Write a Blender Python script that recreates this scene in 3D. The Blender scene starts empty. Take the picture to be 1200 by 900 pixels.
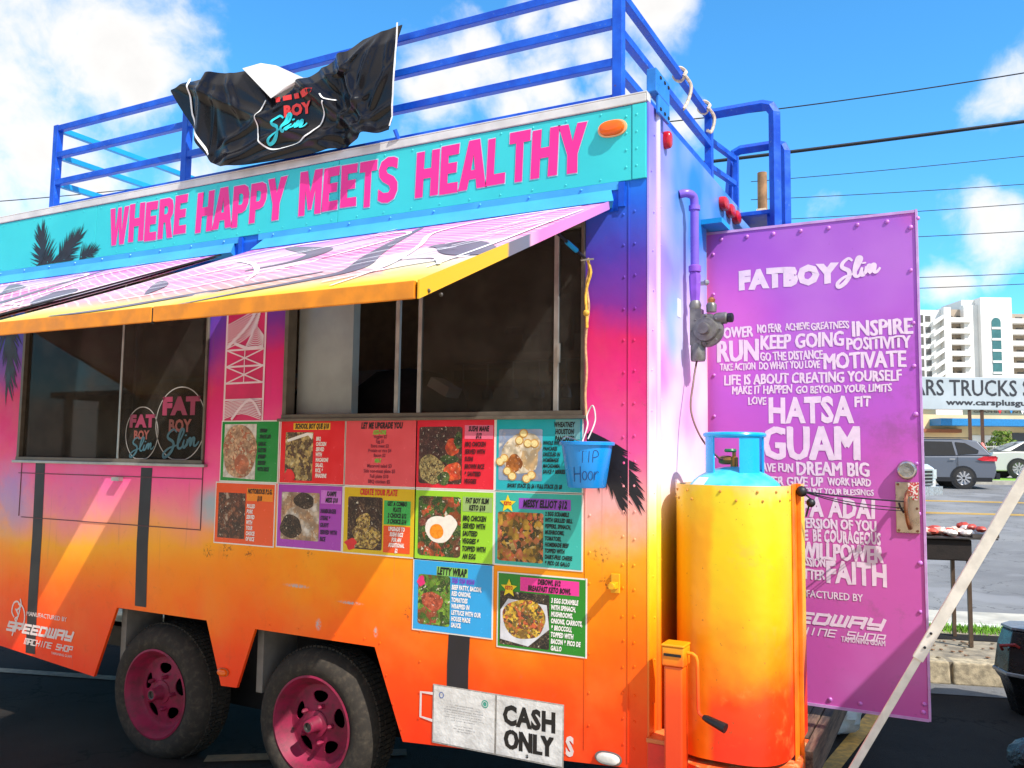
import bpy, bmesh, math, random
from mathutils import Vector, Matrix
from math import pi, sin, cos, radians
random.seed(7)
S = bpy.context.scene
COL = S.collection

# ---------------------------------------------------------------- camera, sky, sun, exposure
cd = bpy.data.cameras.new('camera'); cam = bpy.data.objects.new('camera', cd); COL.objects.link(cam)
cd.lens = 29.883; cd.sensor_width = 36.0; cd.clip_start = 0.05; cd.clip_end = 5000
R_ = (0.88562607, 0.4642236, 0.01276363); U_ = (0.02728884, -0.07945785, 0.99646464); B_ = (0.46359657, -0.88214676, -0.08303807)
cam.matrix_world = Matrix(((R_[0], U_[0], B_[0], 1.06987), (R_[1], U_[1], B_[1], -3.1691), (R_[2], U_[2], B_[2], 1.6), (0, 0, 0, 1)))
S.camera = cam
S.view_settings.view_transform = 'Standard'; S.view_settings.look = 'None'
S.view_settings.exposure = 0.62; S.view_settings.gamma = 1.0
SUN = Vector((2.4, -1.0, 2.8)).normalized()
sd = bpy.data.lights.new('sun', 'SUN'); sd.energy = 4.1; sd.angle = radians(0.5); sd.color = (1.0, 0.95, 0.88)
so = bpy.data.objects.new('sun', sd); COL.objects.link(so)
so.rotation_euler = (-SUN).to_track_quat('-Z', 'Y').to_euler()

world = bpy.data.worlds.new("World"); S.world = world; world.use_nodes = True
def build_world():
    nt = world.node_tree; nt.nodes.clear(); N = nt.nodes.new; L = nt.links.new
    out = N('ShaderNodeOutputWorld'); bg = N('ShaderNodeBackground'); L(bg.outputs[0], out.inputs[0])
    sky = N('ShaderNodeTexSky'); sky.sky_type = 'NISHITA'; sky.sun_disc = False
    sky.sun_elevation = math.asin(SUN.z); sky.sun_rotation = math.atan2(SUN.x, SUN.y)
    sky.air_density = 1.0; sky.dust_density = 0.3; sky.ozone_density = 1.0
    tint = N('ShaderNodeMix'); tint.data_type = 'RGBA'; tint.blend_type = 'MULTIPLY'; tint.inputs[0].default_value = 1.0
    L(sky.outputs[0], tint.inputs[6]); tint.inputs[7].default_value = (0.38, 1.02, 1.38, 1)
    tc = N('ShaderNodeTexCoord')
    dist = N('ShaderNodeTexNoise'); dist.inputs['Scale'].default_value = 9; dist.inputs['Detail'].default_value = 3
    L(tc.outputs['Generated'], dist.inputs['Vector'])
    sub = N('ShaderNodeVectorMath'); sub.operation = 'SUBTRACT'; L(dist.outputs['Color'], sub.inputs[0]); sub.inputs[1].default_value = (.5, .5, .5)
    sc = N('ShaderNodeVectorMath'); sc.operation = 'SCALE'; L(sub.outputs[0], sc.inputs[0]); sc.inputs['Scale'].default_value = 0.06
    wv = N('ShaderNodeVectorMath'); wv.operation = 'ADD'; L(tc.outputs['Generated'], wv.inputs[0]); L(sc.outputs[0], wv.inputs[1])
    CL = [(-0.773,0.496,0.395,0.150),(-0.808,0.488,0.330,0.130),(-0.735,0.532,0.420,0.090),(-0.834,0.492,0.249,0.080),(-0.736,0.571,0.365,0.060),(-0.457,0.780,0.428,0.055),(-0.394,0.821,0.413,0.060),(-0.337,0.832,0.440,0.050),(-0.510,0.759,0.406,0.050),(-0.408,0.784,0.468,0.035),(-0.339,0.810,0.478,0.050),(-0.272,0.839,0.471,0.05),(-0.309,0.863,0.399,0.050),(-0.270,0.892,0.363,0.035),(-0.130,0.953,0.272,0.026),(0.047,0.931,0.361,0.044),(0.038,0.971,0.236,0.05),(-0.014,0.982,0.186,0.035),(-0.784,0.557,0.274,0.045),(-0.720,0.632,0.287,0.045),(-0.441,0.811,0.384,0.04),(-0.347,0.856,0.383,0.035)]
    prev = None
    for x, y, z, r in CL:
        d = N('ShaderNodeVectorMath'); d.operation = 'DISTANCE'; L(wv.outputs[0], d.inputs[0]); d.inputs[1].default_value = (x, y, z)
        m = N('ShaderNodeMapRange'); m.inputs['From Min'].default_value = r*1.55; m.inputs['From Max'].default_value = 0
        m.inputs['To Min'].default_value = 0; m.inputs['To Max'].default_value = 1; m.clamp = True
        L(d.outputs['Value'], m.inputs['Value'])
        if prev is None: prev = m.outputs[0]
        else:
            a = N('ShaderNodeMath'); a.operation = 'MAXIMUM'; L(prev, a.inputs[0]); L(m.outputs[0], a.inputs[1]); prev = a.outputs[0]
    # thicker unseen cumulus everywhere else, added to whiten the ambient light
    big = N('ShaderNodeTexNoise'); big.inputs['Scale'].default_value = 3.1; big.inputs['Detail'].default_value = 2
    L(tc.outputs['Generated'], big.inputs['Vector'])
    bm_ = N('ShaderNodeMapRange'); bm_.inputs['From Min'].default_value = .36; bm_.inputs['From Max'].default_value = .56
    bm_.inputs['To Max'].default_value = .95; L(big.outputs['Fac'], bm_.inputs['Value'])
    dv = N('ShaderNodeVectorMath'); dv.operation = 'DOT_PRODUCT'; L(tc.outputs['Generated'], dv.inputs[0]); dv.inputs[1].default_value = (-0.4636, 0.8821, 0.083)
    dm = N('ShaderNodeMapRange'); dm.inputs['From Min'].default_value = .78; dm.inputs['From Max'].default_value = .6; L(dv.outputs['Value'], dm.inputs['Value'])
    mu = N('ShaderNodeMath'); mu.operation = 'MULTIPLY'; L(bm_.outputs[0], mu.inputs[0]); L(dm.outputs[0], mu.inputs[1])
    a = N('ShaderNodeMath'); a.operation = 'MAXIMUM'; L(prev, a.inputs[0]); L(mu.outputs[0], a.inputs[1]); prev = a.outputs[0]
    fb = N('ShaderNodeTexNoise'); fb.inputs['Scale'].default_value = 13; fb.inputs['Detail'].default_value = 9; fb.inputs['Roughness'].default_value = .58
    L(wv.outputs[0], fb.inputs['Vector'])
    fm = N('ShaderNodeMath'); fm.operation = 'MULTIPLY_ADD'; L(fb.outputs['Fac'], fm.inputs[0]); fm.inputs[1].default_value = 1.7; fm.inputs[2].default_value = -.95
    su = N('ShaderNodeMath'); su.operation = 'ADD'; L(fm.outputs[0], su.inputs[0]); L(prev, su.inputs[1])
    de = N('ShaderNodeMapRange'); de.interpolation_type = 'SMOOTHSTEP'; de.inputs['From Min'].default_value = .18; de.inputs['From Max'].default_value = .85; L(su.outputs[0], de.inputs['Value'])
    cr = N('ShaderNodeMapRange'); cr.inputs['From Min'].default_value = .3; cr.inputs['From Max'].default_value = 1.5; cr.inputs['To Min'].default_value = 5.4; cr.inputs['To Max'].default_value = 4.0
    L(su.outputs[0], cr.inputs['Value'])
    cc = N('ShaderNodeCombineColor')
    for i, k in enumerate((1.0, .985, .97)):
        q = N('ShaderNodeMath'); q.operation = 'MULTIPLY'; L(cr.outputs[0], q.inputs[0]); q.inputs[1].default_value = k; L(q.outputs[0], cc.inputs[i])
    mx = N('ShaderNodeMix'); mx.data_type = 'RGBA'; L(de.outputs[0], mx.inputs[0]); L(tint.outputs[2], mx.inputs[6]); L(cc.outputs[0], mx.inputs[7])
    L(mx.outputs[2], bg.inputs[0]); bg.inputs[1].default_value = 0.14
build_world()

# ---------------------------------------------------------------- helpers
def s2l(c):
    return tuple((x/12.92 if x <= .04045 else ((x+.055)/1.055)**2.4) for x in [v/255 for v in c])
class NT:
    def __init__(s, name):
        s.m = bpy.data.materials.new(name); s.m.use_nodes = True; s.t = s.m.node_tree
        s.b = s.t.nodes['Principled BSDF']; s.tc = None
    def N(s, k): return s.t.nodes.new('ShaderNode'+k)
    def L(s, a, b): s.t.links.new(a, b)
    def co(s):
        if not s.tc: s.tc = s.N('TexCoord')
        return s.tc.outputs['Object']
    def noise(s, scale, detail=4, rough=.55, vec=None):
        n = s.N('TexNoise'); n.inputs['Scale'].default_value = scale; n.inputs['Detail'].default_value = detail; n.inputs['Roughness'].default_value = rough
        s.L(vec or s.co(), n.inputs['Vector']); return n.outputs['Fac']
    def math(s, op, a, b=None, c=None, clamp=False):
        n = s.N('Math'); n.operation = op; n.use_clamp = clamp
        for i, v in enumerate((a, b, c)):
            if v is None: continue
            if isinstance(v, (int, float)): n.inputs[i].default_value = v
            else: s.L(v, n.inputs[i])
        return n.outputs[0]
    def rng(s, v, a, b, c=0, d=1, smooth=True):
        n = s.N('MapRange'); n.interpolation_type = 'SMOOTHSTEP' if smooth else 'LINEAR'
        for k, x in (('From Min', a), ('From Max', b), ('To Min', c), ('To Max', d)): n.inputs[k].default_value = x
        s.L(v, n.inputs['Value']); return n.outputs[0]
    def ramp(s, v, stops, const=False):
        n = s.N('ValToRGB'); cr = n.color_ramp; cr.interpolation = 'CONSTANT' if const else 'LINEAR'
        while len(cr.elements) < len(stops): cr.elements.new(.5)
        for e, (p, c) in zip(cr.elements, sorted(stops)): e.position = min(1, max(0, p)); e.color = (*c, 1)
        s.L(v, n.inputs[0]); return n.outputs[0]
    def mix(s, f, a, b, mode='MIX'):
        n = s.N('Mix'); n.data_type = 'RGBA'; n.blend_type = mode
        for i, v in ((0, f), (6, a), (7, b)):
            if isinstance(v, (int, float)): n.inputs[i].default_value = v
            elif isinstance(v, tuple): n.inputs[i].default_value = (*v, 1)
            else: s.L(v, n.inputs[i])
        return n.outputs[2]
    def xyz(s):
        n = s.N('SeparateXYZ'); s.L(s.co(), n.inputs[0]); return n.outputs
    def spot(s, x, y, z, r, k=(1, 1, 1)):
        m = s.N('Mapping'); m.inputs['Location'].default_value = (-x*k[0], -y*k[1], -z*k[2]); m.inputs['Scale'].default_value = k
        s.L(s.co(), m.inputs[0]); l = s.N('VectorMath'); l.operation = 'LENGTH'; s.L(m.outputs[0], l.inputs[0])
        return s.rng(l.outputs['Value'], r, r*.25)
    def bump(s, h, st=.3, dist=.01):
        n = s.N('Bump'); n.inputs['Strength'].default_value = st; n.inputs['Distance'].default_value = dist; s.L(h, n.inputs['Height']); s.L(n.outputs[0], s.b.inputs['Normal'])
    def fin(s, col=None, rough=.5, metal=0, spec=.5):
        if col is not None:
            if isinstance(col, tuple): s.b.inputs['Base Color'].default_value = (*col, 1)
            else: s.L(col, s.b.inputs['Base Color'])
        if isinstance(rough, (int, float)): s.b.inputs['Roughness'].default_value = rough
        else: s.L(rough, s.b.inputs['Roughness'])
        s.b.inputs['Metallic'].default_value = metal; s.b.inputs['Specular IOR Level'].default_value = spec
        return s.m
_mc = {}
def mat(rgb, rough=.5, metal=0, var=.15, scale=14, bump=.08, spec=.5, lin=False):
    """plain worn surface: sRGB colour with slight mottling, roughness variation and fine relief"""
    key = (rgb, rough, metal, var, scale, bump, spec)
    if key in _mc: return _mc[key]
    c = rgb if lin else s2l(rgb)
    n = NT('paint_%d_%d_%d' % tuple(int(v) for v in (rgb if not lin else [x*255 for x in rgb])))
    f = n.noise(scale, 5)
    col = n.mix(n.rng(f, .3, .7), tuple(x*(1-var) for x in c), tuple(min(1, x*(1+var)) for x in c))
    if bump: n.bump(n.noise(scale*6, 3), bump, .004)
    _mc[key] = n.fin(col, n.rng(f, .3, .7, max(0, rough-.08), min(1, rough+.08)), metal, spec); return _mc[key]

ORG = {}
def org(o): return ORG.get(o.name, Vector((0, 0, 0))) if o else Vector((0, 0, 0))
class MB:
    def __init__(s): s.v = []; s.f = []; s.mi = []
    def add(s, vs, fs, mi=0):
        b = len(s.v); s.v += [tuple(v) for v in vs]; s.f += [tuple(b+i for i in f) for f in fs]; s.mi += [mi]*len(fs); return s
    def box(s, x0, x1, y0, y1, z0, z1, mi=0):
        return s.add([(x0,y0,z0),(x1,y0,z0),(x1,y1,z0),(x0,y1,z0),(x0,y0,z1),(x1,y0,z1),(x1,y1,z1),(x0,y1,z1)],
                     [(0,3,2,1),(4,5,6,7),(0,1,5,4),(1,2,6,5),(2,3,7,6),(3,0,4,7)], mi)
    def hexa(s, b, t, mi=0):
        return s.add(list(b)+list(t), [(0,3,2,1),(4,5,6,7),(0,1,5,4),(1,2,6,5),(2,3,7,6),(3,0,4,7)], mi)
    def bar(s, p, q, w, h=None, mi=0, up=(0, 0, 1)):
        h = h or w; p = Vector(p); q = Vector(q); d = (q-p).normalized(); u = Vector(up)
        if abs(d.dot(u)) > .99: u = Vector((1, 0, 0))
        a = d.cross(u).normalized()*w/2; b = a.cross(d).normalized()*h/2
        return s.hexa([p-a-b, p+a-b, p+a+b, p-a+b], [q-a-b, q+a-b, q+a+b, q-a+b], mi)
    def tube(s, pts, r, n=8, mi=0, cap=True, closed=False):
        pts = [Vector(p) for p in pts]; m = len(pts); rr = r if isinstance(r, (list, tuple)) else [r]*m
        rings = []; prev = None
        for i, p in enumerate(pts):
            if closed: t = (pts[(i+1) % m]-pts[i-1])
            else: t = pts[min(i+1, m-1)]-pts[max(i-1, 0)]
            t.normalize()
            if prev is None:
                u = Vector((0, 0, 1)) if abs(t.z) < .9 else Vector((1, 0, 0)); a = t.cross(u).normalized()
            else: a = (prev - t*prev.dot(t)).normalized()
            prev = a; b = t.cross(a); rings.append([p+(a*cos(2*pi*k/n)+b*sin(2*pi*k/n))*rr[i] for k in range(n)])
        vs = [v for g in rings for v in g]; fs = []
        for i in range(m if closed else m-1):
            j = (i+1) % m
            for k in range(n): fs.append((i*n+k, i*n+(k+1) % n, j*n+(k+1) % n, j*n+k))
        if cap and not closed: fs += [tuple(range(n))[::-1], tuple((m-1)*n+k for k in range(n))]
        return s.add(vs, fs, mi)
    def lathe(s, prof, c, ax='z', n=24, mi=0, a0=0, a1=2*pi, cap=True):
        """prof: (radius, height) pairs along the axis through c"""
        c = Vector(c); full = abs(a1-a0-2*pi) < 1e-6; k = n if full else n+1; vs = []
        for r, h in prof:
            for i in range(k):
                t = a0+(a1-a0)*i/n; x, y = r*cos(t), r*sin(t)
                vs.append(c+Vector({'z': (x, y, h), 'y': (x, h, y), 'x': (h, x, y)}[ax]))
        fs = []
        for j in range(len(prof)-1):
            for i in range(n if full else n):
                i2 = (i+1) % k
                fs.append((j*k+i, j*k+i2, (j+1)*k+i2, (j+1)*k+i))
        if cap and full:
            if prof[0][0] > 1e-5: fs.append(tuple(range(k)))
            if prof[-1][0] > 1e-5: fs.append(tuple((len(prof)-1)*k+i for i in range(k)))
        return s.add(vs, fs, mi)
    def prism(s, poly, ax, a0, a1, mi=0):
        """poly of 2D points; ax 'y': (x,z) swept a0..a1 in y; 'z': (x,y); 'x': (y,z)"""
        def P(p, a): return {'y': (p[0], a, p[1]), 'z': (p[0], p[1], a), 'x': (a, p[0], p[1])}[ax]
        n = len(poly); vs = [P(p, a0) for p in poly]+[P(p, a1) for p in poly]
        fs = [tuple(range(n)), tuple(range(2*n-1, n-1, -1))]+[(i, i+n, (i+1) % n+n, (i+1) % n) for i in range(n)]
        return s.add(vs, fs, mi)
    def sph(s, c, r, n=10, m=6, mi=0, sc=(1, 1, 1)):
        c = Vector(c); prof = [(sin(pi*i/m)*r, -cos(pi*i/m)*r) for i in range(m+1)]; b = len(s.v)
        s.lathe([(max(a, 1e-4), h) for a, h in prof], (0, 0, 0), 'z', n, mi, cap=False)
        for i in range(b, len(s.v)):
            v = s.v[i]; s.v[i] = (c.x+v[0]*sc[0], c.y+v[1]*sc[1], c.z+v[2]*sc[2])
        return s
    def xf(s, M, start=0):
        for i in range(start, len(s.v)): s.v[i] = tuple(M @ Vector(s.v[i]))
        return s
    def build(s, name, m, parent=None, smooth=False, bevel=0, loc=None, fixn=True, wn=False):
        me = bpy.data.meshes.new(name)
        o0 = org(parent) if parent else Vector(loc or (0, 0, 0))
        me.from_pydata([tuple(Vector(v)-o0) for v in s.v], [], s.f)
        ms = m if isinstance(m, (list, tuple)) else [m]
        for x in ms: me.materials.append(x)
        if len(ms) > 1:
            for p, k in zip(me.polygons, s.mi): p.material_index = k
        if fixn:
            b = bmesh.new(); b.from_mesh(me); bmesh.ops.recalc_face_normals(b, faces=b.faces); b.to_mesh(me); b.free()
        o = bpy.data.objects.new(name, me); COL.objects.link(o)
        if smooth:
            for p in me.polygons: p.use_smooth = True
            try: me.set_sharp_from_angle(angle=radians(38))
            except Exception: pass
        if bevel:
            bv = o.modifiers.new('b', 'BEVEL'); bv.width = bevel; bv.segments = 2; bv.limit_method = 'ANGLE'; bv.angle_limit = radians(40)
        if parent: o.parent = parent; ORG[o.name] = org(parent)
        else: o.location = o0; ORG[o.name] = o0
        return o
def thing(name, label, cat, loc=(0, 0, 0), group=None):
    o = bpy.data.objects.new(name, None); COL.objects.link(o); o.location = loc; o.empty_display_size = .2
    ORG[o.name] = Vector(loc); return tag(o, label, cat, group)
def tag(o, label=None, cat=None, group=None, kind=None):
    if label: o['label'] = label
    if cat: o['category'] = cat
    if group: o['group'] = group
    if kind: o['kind'] = kind
    return o
def copy_tree(o, parent=None):
    c = o.copy(); COL.objects.link(c); c.parent = parent; ORG[c.name] = org(o)
    for ch in list(o.children):
        copy_tree(ch, c)
    return c

# --- flat lettering from the built-in font, as thin filled faces
_tx = {}
def glyphs(s, bold=0.0, shear=0.0):
    k = (s, bold, shear)
    if k in _tx: return _tx[k]
    cu = bpy.data.curves.new('t', 'FONT'); cu.body = s; cu.offset = bold; cu.shear = shear; cu.resolution_u = 2; cu.space_character = 1.0+bold*1.6
    ob = bpy.data.objects.new('t', cu); me = ob.to_mesh()
    vs = [(v.co.x, v.co.y) for v in me.vertices]; fs = [tuple(p.vertices) for p in me.polygons]
    ob.to_mesh_clear(); bpy.data.objects.remove(ob); bpy.data.curves.remove(cu)
    if vs:
        x0 = min(v[0] for v in vs); x1 = max(v[0] for v in vs); y0 = min(v[1] for v in vs); y1 = max(v[1] for v in vs)
    else: x0 = x1 = y0 = y1 = 0
    _tx[k] = (vs, fs, (x0, x1, y0, y1)); return _tx[k]
def text(mb, s, box, to3, bold=.02, shear=0, mi=0):
    """s fills box (a0,a1,b0,b1); heavy weights are several shifted passes a hair apart"""
    if bold > .0 and any(ch in s for ch in 'MWNVmw'):
        h = (box[3]-box[2]); d = max(.004, bold-.005)*h*1.1
        for k, (dx, dy) in enumerate(((0, 0), (d, d*.5), (-d, -d*.5), (d, -d*.5), (-d, d*.5), (d*.5, 0), (-d*.5, 0))):
            text0(mb, s, (box[0]+d+dx, box[1]-d+dx, box[2]+d*.5+dy, box[3]-d*.5+dy), lambda a, b, h=0, k=k: lift(to3(a, b), k), .0, shear, mi)
    else: text0(mb, s, box, to3, bold, shear, mi)
def lift(p, k): return (p[0], p[1]-.00006*k, p[2])
def text0(mb, s, box, to3, bold=.02, shear=0, mi=0, fit=True):
    """s fills box (a0,a1,b0,b1); to3(a,b)->point. fit=False keeps the given glyph aspect (box a1 is the limit)"""
    vs, fs, (x0, x1, y0, y1) = glyphs(s, bold, shear)
    if not vs or x1 <= x0: return
    a0, a1, b0, b1 = box
    if fit: sx = (a1-a0)/(x1-x0); sy = (b1-b0)/(y1-y0); oy = y0
    else:
        sy = (b1-b0)/.73; sx = sy*fit_aspect; oy = 0
        if (x1-x0)*sx > (a1-a0): sx = (a1-a0)/(x1-x0)
    mb.add([to3(a0+(x-x0)*sx, b0+(y-oy)*sy) for x, y in vs], fs, mi)
fit_aspect = .62
def ribbon(mb, pts, w, to3, lift=0, mi=0, taper=None, dl=0.00002):
    """flat brush stroke through 2D pts, width w; to3(a,b,h)"""
    n = len(pts); L = []; Rr = []
    for i, p in enumerate(pts):
        q0 = pts[max(0, i-1)]; q1 = pts[min(n-1, i+1)]; dx, dy = q1[0]-q0[0], q1[1]-q0[1]; l = math.hypot(dx, dy) or 1
        ww = w*(taper(i/(n-1)) if taper else 1)/2
        L.append((p[0]-dy/l*ww, p[1]+dx/l*ww)); Rr.append((p[0]+dy/l*ww, p[1]-dx/l*ww))
    vs = []
    for i in range(n): vs += [to3(*L[i], lift+dl*i), to3(*Rr[i], lift+dl*i)]
    mb.add(vs, [(2*i, 2*i+1, 2*i+3, 2*i+2) for i in range(n-1)], mi)
def smoothp(pts, k=6):
    out = []; P = [pts[0]]+list(pts)+[pts[-1]]
    for i in range(1, len(P)-2):
        for j in range(k):
            t = j/k; a, b, c, d = P[i-1], P[i], P[i+1], P[i+2]
            out.append(tuple(.5*((2*b[m])+(-a[m]+c[m])*t+(2*a[m]-5*b[m]+4*c[m]-d[m])*t*t+(-a[m]+3*b[m]-3*c[m]+d[m])*t**3) for m in range(len(b))))
    out.append(tuple(pts[-1])); return out
def slim(mb, box, to3, w=.07, mi=0, lift=0):
    """the brush-script word Slim in a box"""
    a0, a1, b0, b1 = box; W, Hh = a1-a0, b1-b0
    st = [[(.36,.90),(.27,1.0),(.14,.86),(.12,.70),(.27,.55),(.27,.33),(.16,.10),(.03,.0),(.01,.14),(.16,.33),(.38,.44)],
          [(.38,.40),(.50,.72),(.56,.96),(.49,.98),(.42,.66),(.41,.38),(.49,.34),(.57,.50)],
          [(.58,.64),(.55,.42),(.60,.38),(.66,.52)], [(.62,.82),(.625,.76)],
          [(.67,.66),(.65,.42),(.72,.66),(.76,.66),(.75,.44),(.81,.66),(.86,.68),(.85,.46),(.91,.44),(.99,.58)]]
    for k, q in enumerate(st):
        P = smoothp([(a0+(x)*W, b0+y*Hh) for x, y in q], 5)
        ribbon(mb, P, w*Hh, to3, lift+k*.0004, mi, lambda t: .6+.7*sin(pi*t))
TK = {'S': [[(1,1),(0,1),(0,.5),(1,.5),(1,0),(0,0)]], 'P': [[(0,0),(0,1),(1,1),(1,.45),(.25,.45)]], 'E': [[(1,1),(0,1),(0,0),(1,0)],[(.2,.5),(.9,.5)]], 'D': [[(0,1),(.85,1),(1,.85),(1,.15),(.85,0),(0,0),(0,.8)]],
 'W': [[(0,1),(0,0),(1,0),(1,1)],[(.5,.15),(.5,1)]], 'A': [[(0,0),(0,1),(1,1),(1,0)],[(.2,.45),(.85,.45)]], 'Y': [[(0,1),(0,.45),(1,.45)],[(1,1),(1,0),(.1,0)]], 'M': [[(0,0),(0,1),(1,1),(1,0)],[(.5,.85),(.5,0)]],
 'C': [[(1,1),(0,1),(0,0),(1,0)]], 'H': [[(0,0),(0,1)],[(1,0),(1,1)],[(.15,.5),(.85,.5)]], 'I': [[(.5,0),(.5,1)]], 'N': [[(0,0),(0,1),(1,1),(1,0)]], 'O': [[(.1,0),(0,.1),(0,1),(1,1),(1,0),(.25,0)]]}
def techno(mb, s, box, T, w, slant=0):
    """squared technical capitals drawn with strokes"""
    a0, a1, b0, b1 = box; n_ = len(s); k = 0; pitch = (a1-a0)/n_
    for i, ch in enumerate(s):
        for st in TK.get(ch, []):
            pts = [(a0+pitch*(i+.12+.72*x)+slant*(y-.5), b0+w/2+(b1-b0-w)*y) for x, y in st]
            for (p, q) in zip(pts[:-1], pts[1:]):
                d = math.hypot(q[0]-p[0], q[1]-p[1]) or 1; ux, uy = (q[0]-p[0])/d*w/2, (q[1]-p[1])/d*w/2; k += 1
                ribbon(mb, [(p[0]-ux, p[1]-uy), (q[0]+ux, q[1]+uy)], w if abs(ux) > abs(uy) else w*1.1, T, .00004*(k % 12))
def arc(cx, cy, rx, ry, a, b, n=24):
    return [(cx+rx*cos(a+(b-a)*i/n), cy+ry*sin(a+(b-a)*i/n)) for i in range(n+1)]
def disc(mb, cx, cy, rx, ry, to3, lift=0, mi=0, n=16, wob=0):
    if wob: n = 26
    vs = [to3(cx, cy, lift)]+[to3(cx+rx*cos(2*pi*i/n)*(1+wob*(math.sin(2*pi*i/n*3+cx*99)+.5*math.sin(2*pi*i/n*5+cy*50))), cy+ry*sin(2*pi*i/n)*(1+wob*(math.cos(2*pi*i/n*2+cy*77)+.5*math.sin(2*pi*i/n*4+cx*33))), lift) for i in range(n)]
    mb.add(vs, [(0, i+1, (i+1) % n+1) for i in range(n)], mi)

# ---------------------------------------------------------------- ground
D2 = (.961, .276); N2 = (-.276, .961)      # along the road, across it
def rd(s, t, z=0): return (s*D2[0]+t*N2[0], s*D2[1]+t*N2[1], z)
def gz(t): return .06 if t < 8.5 else .06+.03*(t-8.5) if t < 40 else 1.005+.012*(t-40)
def asphalt(name, base, worn, rough=.85, sc=1.0, stain=True):
    n = NT(name); a = n.noise(1.1*sc, 6, .6); b = n.noise(160, 2, .7); c = n.noise(14, 4)
    col = n.mix(n.rng(a, .35, .7), base, worn)
    v = n.N('TexVoronoi'); v.inputs['Scale'].default_value = 190; n.L(n.co(), v.inputs['Vector'])
    col = n.mix(n.math('MULTIPLY', n.rng(v.outputs['Distance'], .28, .0), .45), col, tuple(min(1, x*3.2+.03) for x in base))
    if stain: col = n.mix(n.math('MULTIPLY', n.rng(c, .58, .72), .5), col, tuple(x*.5 for x in base))
    cv = n.N('TexVoronoi'); cv.feature = 'DISTANCE_TO_EDGE'; cv.inputs['Scale'].default_value = .8; mpc = n.N('VectorMath'); mpc.operation = 'ADD'; nn_ = n.N('TexNoise'); nn_.inputs['Scale'].default_value = 3; nn_.inputs['Detail'].default_value = 5; n.L(n.co(), nn_.inputs['Vector']); n.L(n.co(), mpc.inputs[0]); n.L(nn_.outputs['Color'], mpc.inputs[1]); n.L(mpc.outputs[0], cv.inputs['Vector'])
    col = n.mix(n.rng(cv.outputs['Distance'], .012, .004, 0, .7), col, tuple(x*.35 for x in base))
    pt = n.rng(n.noise(.7, 3, .5), .52, .60, 0, .45); col = n.mix(pt, col, tuple(min(1, x*1.9) for x in base))
    n.bump(b, .6, .008); return n.fin(col, rough, 0, .1)
M_ASPH = asphalt('sealed_asphalt', (.018, .014, .012), (.030, .025, .021))
M_ASPH2 = asphalt('worn_asphalt', (.13, .13, .13), (.2, .2, .2))
M_ROAD = asphalt('road_asphalt', (.16, .16, .165), (.25, .25, .25), .9, .35, False)
M_CONC = mat((178, 172, 158), .85, 0, .2, 4, .3)
M_CONCD = mat((140, 128, 108), .9, 0, .35, 9, .5)
M_WHITEP = mat((215, 212, 205), .7, 0, .15, 20)
M_YEL = mat((226, 176, 50), .7, 0, .15, 20)
M_DULLY = mat((190, 140, 60), .8, 0, .3, 25)
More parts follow.
